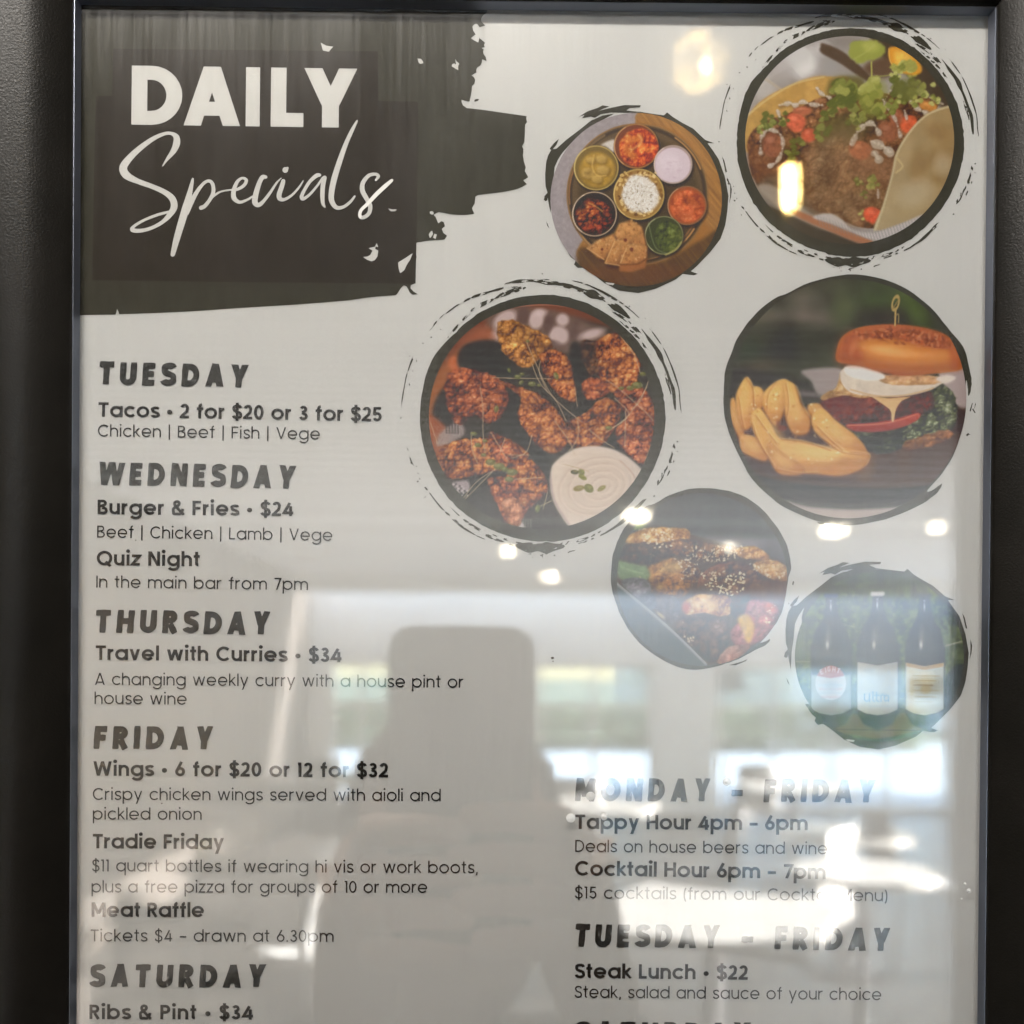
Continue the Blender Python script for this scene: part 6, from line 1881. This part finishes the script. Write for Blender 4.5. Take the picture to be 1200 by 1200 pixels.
tables = [((835, 1085), 3.45, 28, .82, False, 'pale square table in the sun closest to the photographer'), ((1010, 1045), 4.3, 12, .62, True, 'small round pale table behind the square sunlit one'),
          ((398, 1000), 4.6, 20, 1.05, False, 'pale table left of the photographer'), ((990, 985), 5.4, 0, .7, True, 'round pale cafe table near the open terrace side'),
          ((700, 960), 6.6, 20, .75, False, 'pale table in the middle of the room'), ((930, 930), 7.8, 0, .75, False, 'pale table towards the wide far window'), ((380, 920), 8.3, 10, .8, False, 'pale table under the narrow far window')]
T0 = {}
for (px, py), Y, rz, w, rd, lab in tables:
    key = rd
    if key not in T0: t = T0[key] = make_table(.7, .7, rd)
    else: t = copy_tree(T0[key])
    q = RW(px, py, Y)
    t.location = (q[0], -Y, 0); t.rotation_euler = (0, 0, R(rz)); t.scale = (w / .7, w / .7, 1)
    tag(t, lab, 'table', 'pale cafe tables in the bar room')
CH = None
for k, (x, Y, rz, lab) in enumerate([
                                     (-1.65, 4.6, 80, 'grey shell chair at the wall side of the left table'), (-.95, 5.75, 175, 'grey shell chair behind the left table'), (2.3, 5.5, -95, 'grey shell chair at the terrace side of the round table'),
                                     (1.1, 5.6, 90, 'grey shell chair at the inner side of the round table'), (.5, 7.3, 180, 'grey shell chair behind the middle table'), (-.2, 6.6, 85, 'grey shell chair left of the middle table'),
                                     (2.1, 8.6, 170, 'grey shell chair under the wide far window'), (-1.6, 8.9, 185, 'grey shell chair under the narrow far window')]):
    if CH is None: CH = t = make_chair()
    else: t = copy_tree(CH)
    t.location = (x, -Y, 0); t.rotation_euler = (0, 0, R(rz + 180))
    tag(t, lab, 'chair', 'grey shell chairs in the bar room')

# two white chairs added as sunlit reflectors for the bright mirrored patches
M_wshell = Mat('white_moulded_chair', (.60, .60, .59), .35, 0, .5).m
for x, Y, rz, lab in [(-.78, 4.0, -46, 'white shell chair added in front of the left table to catch the sun'), (1.45, 4.9, -55, 'white shell chair added between the two round tables to catch the sun')]:
    t = copy_tree(CH); t.location = (x, -Y, 0); t.rotation_euler = (0, 0, R(rz))
    for ch in t.children:
        if ch.name.startswith('seat_shell'):
            ch.data = ch.data.copy(); ch.data.materials.clear(); ch.data.materials.append(M_wshell)
    tag(t, lab, 'chair', 'white shell chairs added to catch the sun')

# lamps
def emit(name, c, s):
    m = bpy.data.materials.new(name); m.use_nodes = True; n = m.node_tree.nodes; n.clear()
    e = n.new('ShaderNodeEmission'); e.inputs[0].default_value = (*c, 1); e.inputs[1].default_value = s
    o = n.new('ShaderNodeOutputMaterial'); m.node_tree.links.new(e.outputs[0], o.inputs[0]); return m
M_lit = emit('lit_opal_glass', (1.0, .88, .66), 2.4)
M_fil = emit('lit_filament', (1.0, .78, .42), 6.0)
M_cap = Mat('brass_lamp_cap', (.35, .26, .12), .3, .9).m
M_amber = pane_material('amber_glass', .10, False, (1.0, .86, .55))
def dome(px, py, w, lab):
    d = ray(px, py); t_ = (ZC - .05 - CV[2]) / d[2]; Y = t_ * d[1] - .236
    q = RW(px, py, Y)
    t = empty('ceiling_light', (q[0], -Y, ZC)); tag(t, lab, 'ceiling light', 'dome lights on the ceiling')
    MB().lathe([(0, ZC), (w * .55, ZC), (w * .55, ZC - .015), (w * .5, ZC - .018)], (q[0], -Y, 0), 28).build('rim', M_trim, t, True)
    MB().lathe([(w * .5, ZC - .016), (w * .46, ZC - .016 - w * .22), (w * .3, ZC - .016 - w * .38), (0, ZC - .016 - w * .46)], (q[0], -Y, 0), 28).build('diffuser', M_lit, t, True)
for px, py, w, lab in [(747, 608, .105, 'lit dome ceiling light mirrored above the ribs picture'), (977, 625, .115, 'lit dome ceiling light mirrored below the burger picture'), (950, 9, .035, 'lit ceiling light mirrored at the top edge of the menu'), (855, 645, .05, 'small lit dome ceiling light farther into the room')]:
    dome(px, py, w, lab)
def globe(px, py, Z, r, lab, amber=False, bulb=False):
    d = ray(px, py); t_ = (Z - CV[2]) / d[2]; Y = t_ * d[1] - .236
    x = RW(px, py, Y)[0]; y = -Y
    t = empty('pendant_lamp', (x, y, ZC)); tag(t, lab, 'pendant lamp', 'pendant lamps hanging from the ceiling')
    top = Z + r * (2.2 if bulb else 1.2)
    MB().tube([(x, y, top), (x, y, ZC)], .003, 8).build('cord', M_dark, t)
    MB().lathe([(0, top + .02), (.016, top + .018), (.018, top - .012), (.014, top - .02)], (x, y, 0), 18).build('lamp_cap', M_cap, t, True)
    if bulb:
        MB().lathe([(0, Z + r * 1.25), (r * .22, Z + r * 1.1), (r * .17, Z + r * .3), (r * .22, Z - r * .5), (r * .17, Z - r * .8), (0, Z - r * 1.15)], (x, y, 0), 18).build('filament', M_fil, t, True)
        MB().lathe([(.012, top - .015), (r * .55, Z + r * 1.3), (r, Z + r * .1), (r * .92, Z - r * .8), (r * .5, Z - r * 1.5), (0, Z - r * 1.7)], (x, y, 0), 24).build('glass_bulb', M_amber, t, True)
    elif amber:
        MB().lathe([(0, Z + .008), (.006, Z), (.005, Z - .012), (0, Z - .016)], (x + .012, y, 0), 12).build('filament', emit('warm_filament', (1, .78, .42), 3.5), t, True)
        MB().lathe([(.012, top - .015)] + [(r * math.sin(a_), Z + r * math.cos(a_)) for a_ in np.linspace(.4, 3.1416, 12)], (x, y, 0), 24).build('lamp_shade', AMB, t, True)
    else:
        MB().lathe([(r * math.sin(a_), Z + r * math.cos(a_)) for a_ in np.linspace(0, 3.1416, 14)], (x, y, 0), 24).build('opal_globe', M_lit, t, True)
# cracked amber shade that glows unevenly around its lamp
AMB = bpy.data.materials.new('crackled_amber_shade'); AMB.use_nodes = True
_n, _l = AMB.node_tree.nodes, AMB.node_tree.links; _n.clear()
_tc = _n.new('ShaderNodeTexCoord'); _vo = _n.new('ShaderNodeTexVoronoi'); _vo.inputs['Scale'].default_value = 34
_l.new(_tc.outputs['Object'], _vo.inputs[0])
_rp = _n.new('ShaderNodeValToRGB'); _rp.color_ramp.elements[0].color = (1.9, 1.25, .42, 1); _rp.color_ramp.elements[1].color = (.22, .17, .10, 1); _rp.color_ramp.elements[1].position = .55
_l.new(_vo.outputs['Distance'], _rp.inputs[0])
_e = _n.new('ShaderNodeEmission'); _l.new(_rp.outputs[0], _e.inputs[0]); _e.inputs[1].default_value = .3
_t = _n.new('ShaderNodeBsdfTransparent'); _mx = _n.new('ShaderNodeMixShader'); _mx.inputs[0].default_value = .6
_l.new(_t.outputs[0], _mx.inputs[1]); _l.new(_e.outputs[0], _mx.inputs[2]); _o = _n.new('ShaderNodeOutputMaterial'); _l.new(_mx.outputs[0], _o.inputs[0])
globe(925, 222, 2.46, .034, 'clear pendant bulb mirrored over the taco picture', bulb=True)
globe(819, 74, 2.56, .042, 'crackled amber pendant mirrored left of the taco picture', amber=True)
globe(596, 646, 2.45, .024, 'white globe pendant mirrored under the chicken picture')
globe(644, 676, 2.45, .030, 'white globe pendant farthest into the room')
globe(1095, 618, 2.45, .020, 'white globe pendant towards the open terrace side')

# bar lamp added out of view: brightens the sheet, most at its top
LX, LY, LZ = -.13, -.36, 2.05
al = bpy.data.lights.new('added_menu_light', 'AREA'); al.shape = 'RECTANGLE'; al.size = .50; al.size_y = .03; al.energy = .25; al.color = (1.0, .94, .865)
ao = bpy.data.objects.new('added_menu_light_tube', al); col.objects.link(ao)
ao.location = (LX, LY, LZ)
ldir = Vector((0, .34, -.36)).normalized()
ao.rotation_euler = ldir.to_track_quat('-Z', 'Y').to_euler()
t = empty('added_menu_light', (LX, .0118, 2.20)); tag(t, 'unseen black bar lamp on two arms, added above the menu to light it', 'wall lamp')
for sx in (-.16, .16):
    MB().tube([(LX + sx, .010, 2.20), (LX + sx, -.08, 2.235), (LX + sx, -.24, 2.20), (LX + sx, LY + .0, 2.075)], .006, 10).build('arm', M_dark, t, True)
MB().box((LX - .20, -.004, 2.175), (LX + .20, .0118, 2.225), .003).build('wall_plate', M_dark, t)
d = MB(); n_ = 12; pr = [(.030 * math.cos(R(a_)), .030 * math.sin(R(a_)) + .012) for a_ in np.linspace(-10, 190, n_)]
pr = pr + [(x_ * .9, (z_ - .012) * .9 + .012) for x_, z_ in pr[::-1]]
rings = []
for sx in (-.265, .265): rings.append([d.bm.verts.new((sx, y_, z_)) for y_, z_ in pr])
for k in range(len(pr)): d.bm.faces.new((rings[0][k], rings[0][(k + 1) % len(pr)], rings[1][(k + 1) % len(pr)], rings[1][k]))
for rg in rings: d.bm.faces.new(rg)
bmesh.ops.transform(d.bm, verts=d.bm.verts, matrix=Matrix.Translation((LX, LY, LZ)) @ ldir.to_track_quat('-Z', 'Y').to_matrix().to_4x4())
d.build('lamp_shade', M_dark, t)

# ---------------------------------------------------------------- the photographer and the phone
M_phone = Mat('graphite_phone_glass', (.025, .026, .03), .25, 0, .5).m
M_lens = Mat('camera_lens', (.01, .01, .012), .05, 0, .8).m
ph = empty('phone', (CAM.x - .02, -.240, 1.6 - .118)); tag(ph, 'dark phone held upright by the photographer, mirrored in the lower middle of the pane', 'phone')
A_ = RW(455, 733, .238); B_ = RW(627, 733, .238)
pxa, pxb, pzt = A_[0], B_[0], A_[2]
d = MB(); n = 10; rr = .0125; pts = []
for (cx, cz, a0) in ((pxb - rr, pzt - rr, 0), (pxa + rr, pzt - rr, 90), (pxa + rr, pzt - .147 + rr, 180), (pxb - rr, pzt - .147 + rr, 270)):
    pts += [(cx + rr * math.cos(R(a0 + 90 * k / n)), cz + rr * math.sin(R(a0 + 90 * k / n))) for k in range(n + 1)]
f_ = [d.bm.verts.new((x, -.2385, z)) for x, z in pts]; b_ = [d.bm.verts.new((x, -.2465, z)) for x, z in pts]
d.bm.faces.new(f_); d.bm.faces.new(b_[::-1])
for k in range(len(pts)): d.bm.faces.new((f_[k], f_[(k + 1) % len(pts)], b_[(k + 1) % len(pts)], b_[k]))
d.build('phone_body', M_phone, ph)
for lx, lz in ((.0, 0.0), (.0, -.026)):
    d = MB().lathe([(.0075, .0), (.0078, .0006), (.0066, .0007), (.0062, .0)], (0, 0, 0), 20)
    bmesh.ops.rotate(d.bm, verts=d.bm.verts, cent=(0, 0, 0), matrix=Matrix.Rotation(R(90), 3, 'X'))
    bmesh.ops.translate(d.bm, verts=d.bm.verts, vec=(CAM.x + lx, -.2384, CAM.z + lz - .001))
    d.build('lens_ring', M_lens, ph, True)

M_skin = noisy('skin', (.50, .31, .22), (.56, .36, .26), 30, .5)
M_shirt = noisy('dark_grey_shirt', (.035, .036, .042), (.055, .056, .062), 60, .9, .3, .001)
M_trouser = noisy('dark_blue_trousers', (.03, .035, .06), (.045, .05, .08), 60, .9)
M_hair = noisy('brown_hair', (.035, .022, .015), (.07, .045, .03), 80, .6, stretch=(6, 6, .4))
def skin(name, chain_list, mat, parent, sub=2):
    """chains of (x, y, z, radius); the first point of a later chain may repeat an earlier point to branch there"""
    vs, es, rad, ids = [], [], [], {}
    for ch in chain_list:
        prev = None
        for (x, y, z, r) in ch:
            k = (round(x, 4), round(y, 4), round(z, 4))
            if k not in ids:
                ids[k] = len(vs); vs.append((x, y, z)); rad.append(r)
            if prev is not None and prev != ids[k]: es.append((prev, ids[k]))
            prev = ids[k]
    o = mesh_obj(name, vs, [], mat, parent, edges=es)
    m = o.modifiers.new('skin', 'SKIN'); m.use_smooth_shade = True
    for i, r in enumerate(rad):
        o.data.skin_vertices[0].data[i].radius = (r, r)
        o.data.skin_vertices[0].data[i].use_root = (i == 0)
    s = o.modifiers.new('sub', 'SUBSURF'); s.levels = sub; s.render_levels = sub
    return o
bx0, by0 = -.075, -.66
pe = empty('person', (bx0, by0, 0))
tag(pe, 'photographer in a dark shirt holding up a phone, dimly mirrored', 'person')
HC = (bx0 + .035, by0 + .10, 1.445)       # head centre: just under and behind the phone
pel = (bx0, by0, .84, .135)
chest = (bx0, by0, 1.16, .145); neck0 = (bx0 + .01, by0 + .02, 1.29, .06)
HL = (pxa + .006, -.262, pzt - .128); HRt = (pxb - .002, -.262, pzt - .122)
skin('body', [[pel, (bx0, by0, 1.0, .125), chest, (bx0 + .005, by0 + .01, 1.25, .10), neck0, (bx0 + .02, by0 + .05, 1.345, .052), (HC[0], HC[1] - .01, HC[2] - .02, .07)],
              [pel, (bx0 - .09, by0, .76, .085), (bx0 - .10, by0 + .01, .46, .06), (bx0 - .10, by0 - .01, .09, .042), (bx0 - .10, by0 + .14, .035, .034)],
              [pel, (bx0 + .09, by0, .76, .085), (bx0 + .10, by0 + .01, .46, .06), (bx0 + .10, by0 - .01, .09, .042), (bx0 + .10, by0 + .14, .035, .034)]], M_skin, pe)
shirt = skin('shirt', [[(bx0, by0, .88, .155), (bx0, by0, 1.0, .142), (bx0, by0, 1.16, .158), (bx0 + .005, by0 + .01, 1.24, .10), (bx0 + .01, by0 + .02, 1.28, .066)],
               [(bx0, by0, 1.16, .158), (bx0 - .16, by0, 1.235, .062), (bx0 - .22, by0 + .06, 1.10, .052), (bx0 - .20, by0 + .16, 1.16, .046), (HL[0] - .035, HL[1] - .10, HL[2] - .10, .036)],
               [(bx0, by0, 1.16, .158), (bx0 + .16, by0, 1.235, .062), (bx0 + .23, by0 + .06, 1.10, .052), (bx0 + .20, by0 + .16, 1.16, .046), (HRt[0] + .045, HRt[1] - .10, HRt[2] - .10, .036)]], M_shirt, pe)
skin('trousers', [[(bx0, by0, .90, .14), (bx0, by0, .82, .14), (bx0 - .09, by0, .74, .098), (bx0 - .10, by0 + .01, .46, .075), (bx0 - .10, by0 - .01, .10, .06)],
                  [(bx0, by0, .82, .14), (bx0 + .09, by0, .74, .098), (bx0 + .10, by0 + .01, .46, .075), (bx0 + .10, by0 - .01, .10, .06)]], M_trouser, pe)
# head with brow, nose, lips, chin and ears
hd_ = MB(); prof_h = [(0, .118), (.045, .108), (.066, .080), (.075, .040), (.077, .0), (.072, -.035), (.062, -.070), (.045, -.100), (.022, -.116), (0, -.120)]
hd_.lathe(prof_h, HC, 28, 1.0, 1.22)
for v in hd_.bm.verts:
    q = v.co - Vector(HC)
    if q.y > .03:
        fx = max(0, 1 - abs(q.x) / .016); nz = max(0, 1 - abs(q.z + .012) / .030)
        q.y += .020 * fx * nz
        ex = max(0, 1 - abs(abs(q.x) - .032) / .016) * max(0, 1 - abs(q.z - .012) / .014); q.y -= .010 * ex
        q.y += .005 * max(0, 1 - abs(q.x) / .026) * max(0, 1 - abs(q.z + .055) / .012)
        v.co = Vector(HC) + q
head = hd_.build('head', M_skin, pe, True)
for sx in (-1, 1):
    MB().lathe([(0, .030), (.010, .024), (.013, 0), (.010, -.022), (0, -.03)], (HC[0] + sx * .079, HC[1] - .006, HC[2] - .008), 12, .6, 1.3).build('ear', M_skin, head, True)
    MB().lathe([(0, .011), (.008, .008), (.011, 0), (.008, -.008), (0, -.011)], (HC[0] + sx * .032, HC[1] + .078, HC[2] + .010), 14).build('eye', Mat('eye_white', (.6, .6, .58), .2).m, head, True)
hr = MB().lathe([(0, .128), (.052, .118), (.076, .088), (.086, .045), (.088, .0), (.082, -.04), (.070, -.062)], HC, 28, 1.0, 1.2)
dl = [v for v in hr.bm.verts if (v.co.y - HC[1]) > .035 and v.co.z - HC[2] < .055]
bmesh.ops.delete(hr.bm, geom=dl, context='VERTS')
hro = hr.build('hair', M_hair, pe, True); so = hro.modifiers.new('thick', 'SOLIDIFY'); so.thickness = .012
# hands: palm behind the phone's edge, fingers wrapped on its back, thumb on the screen side
def hand(base, sx, wrist):
    x, y, z = base
    ch = [[(wrist[0], wrist[1], wrist[2], .028), (x + sx * .030, y - .045, z - .045, .024), (x + sx * .018, y - .015, z - .010, .026), (x + sx * .016, y - .008, z + .022, .022)]]
    for k in range(4):
        z0 = z + .030 - k * .019
        root = (x + sx * .016, y - .008, z + .022) if k < 2 else (x + sx * .018, y - .015, z - .010)
        L = (.034, .040, .037, .028)[k]
        ch.append([(*root, .022 if k < 2 else .026), (x + sx * .014, y + .006, z0, .0095), (x + sx * .008, y + .030, z0 + .004, .0088), (x - sx * L * .3, y + .0335, z0 + .006, .008), (x - sx * L, y + .0325, z0 + .004, .007)])
    ch.append([(x + sx * .018, y - .015, z - .010, .026), (x + sx * .010, y - .016, z + .018, .012), (x - sx * .004, y - .004, z + .040, .0105), (x - sx * .010, y + .004, z + .058, .009)])
    return ch
skin('hand', hand(HL, -1, (HL[0] - .038, HL[1] - .10, HL[2] - .10)), M_skin, pe, 2)
skin('hand', hand(HRt, 1, (HRt[0] + .048, HRt[1] - .10, HRt[2] - .10)), M_skin, pe, 2)
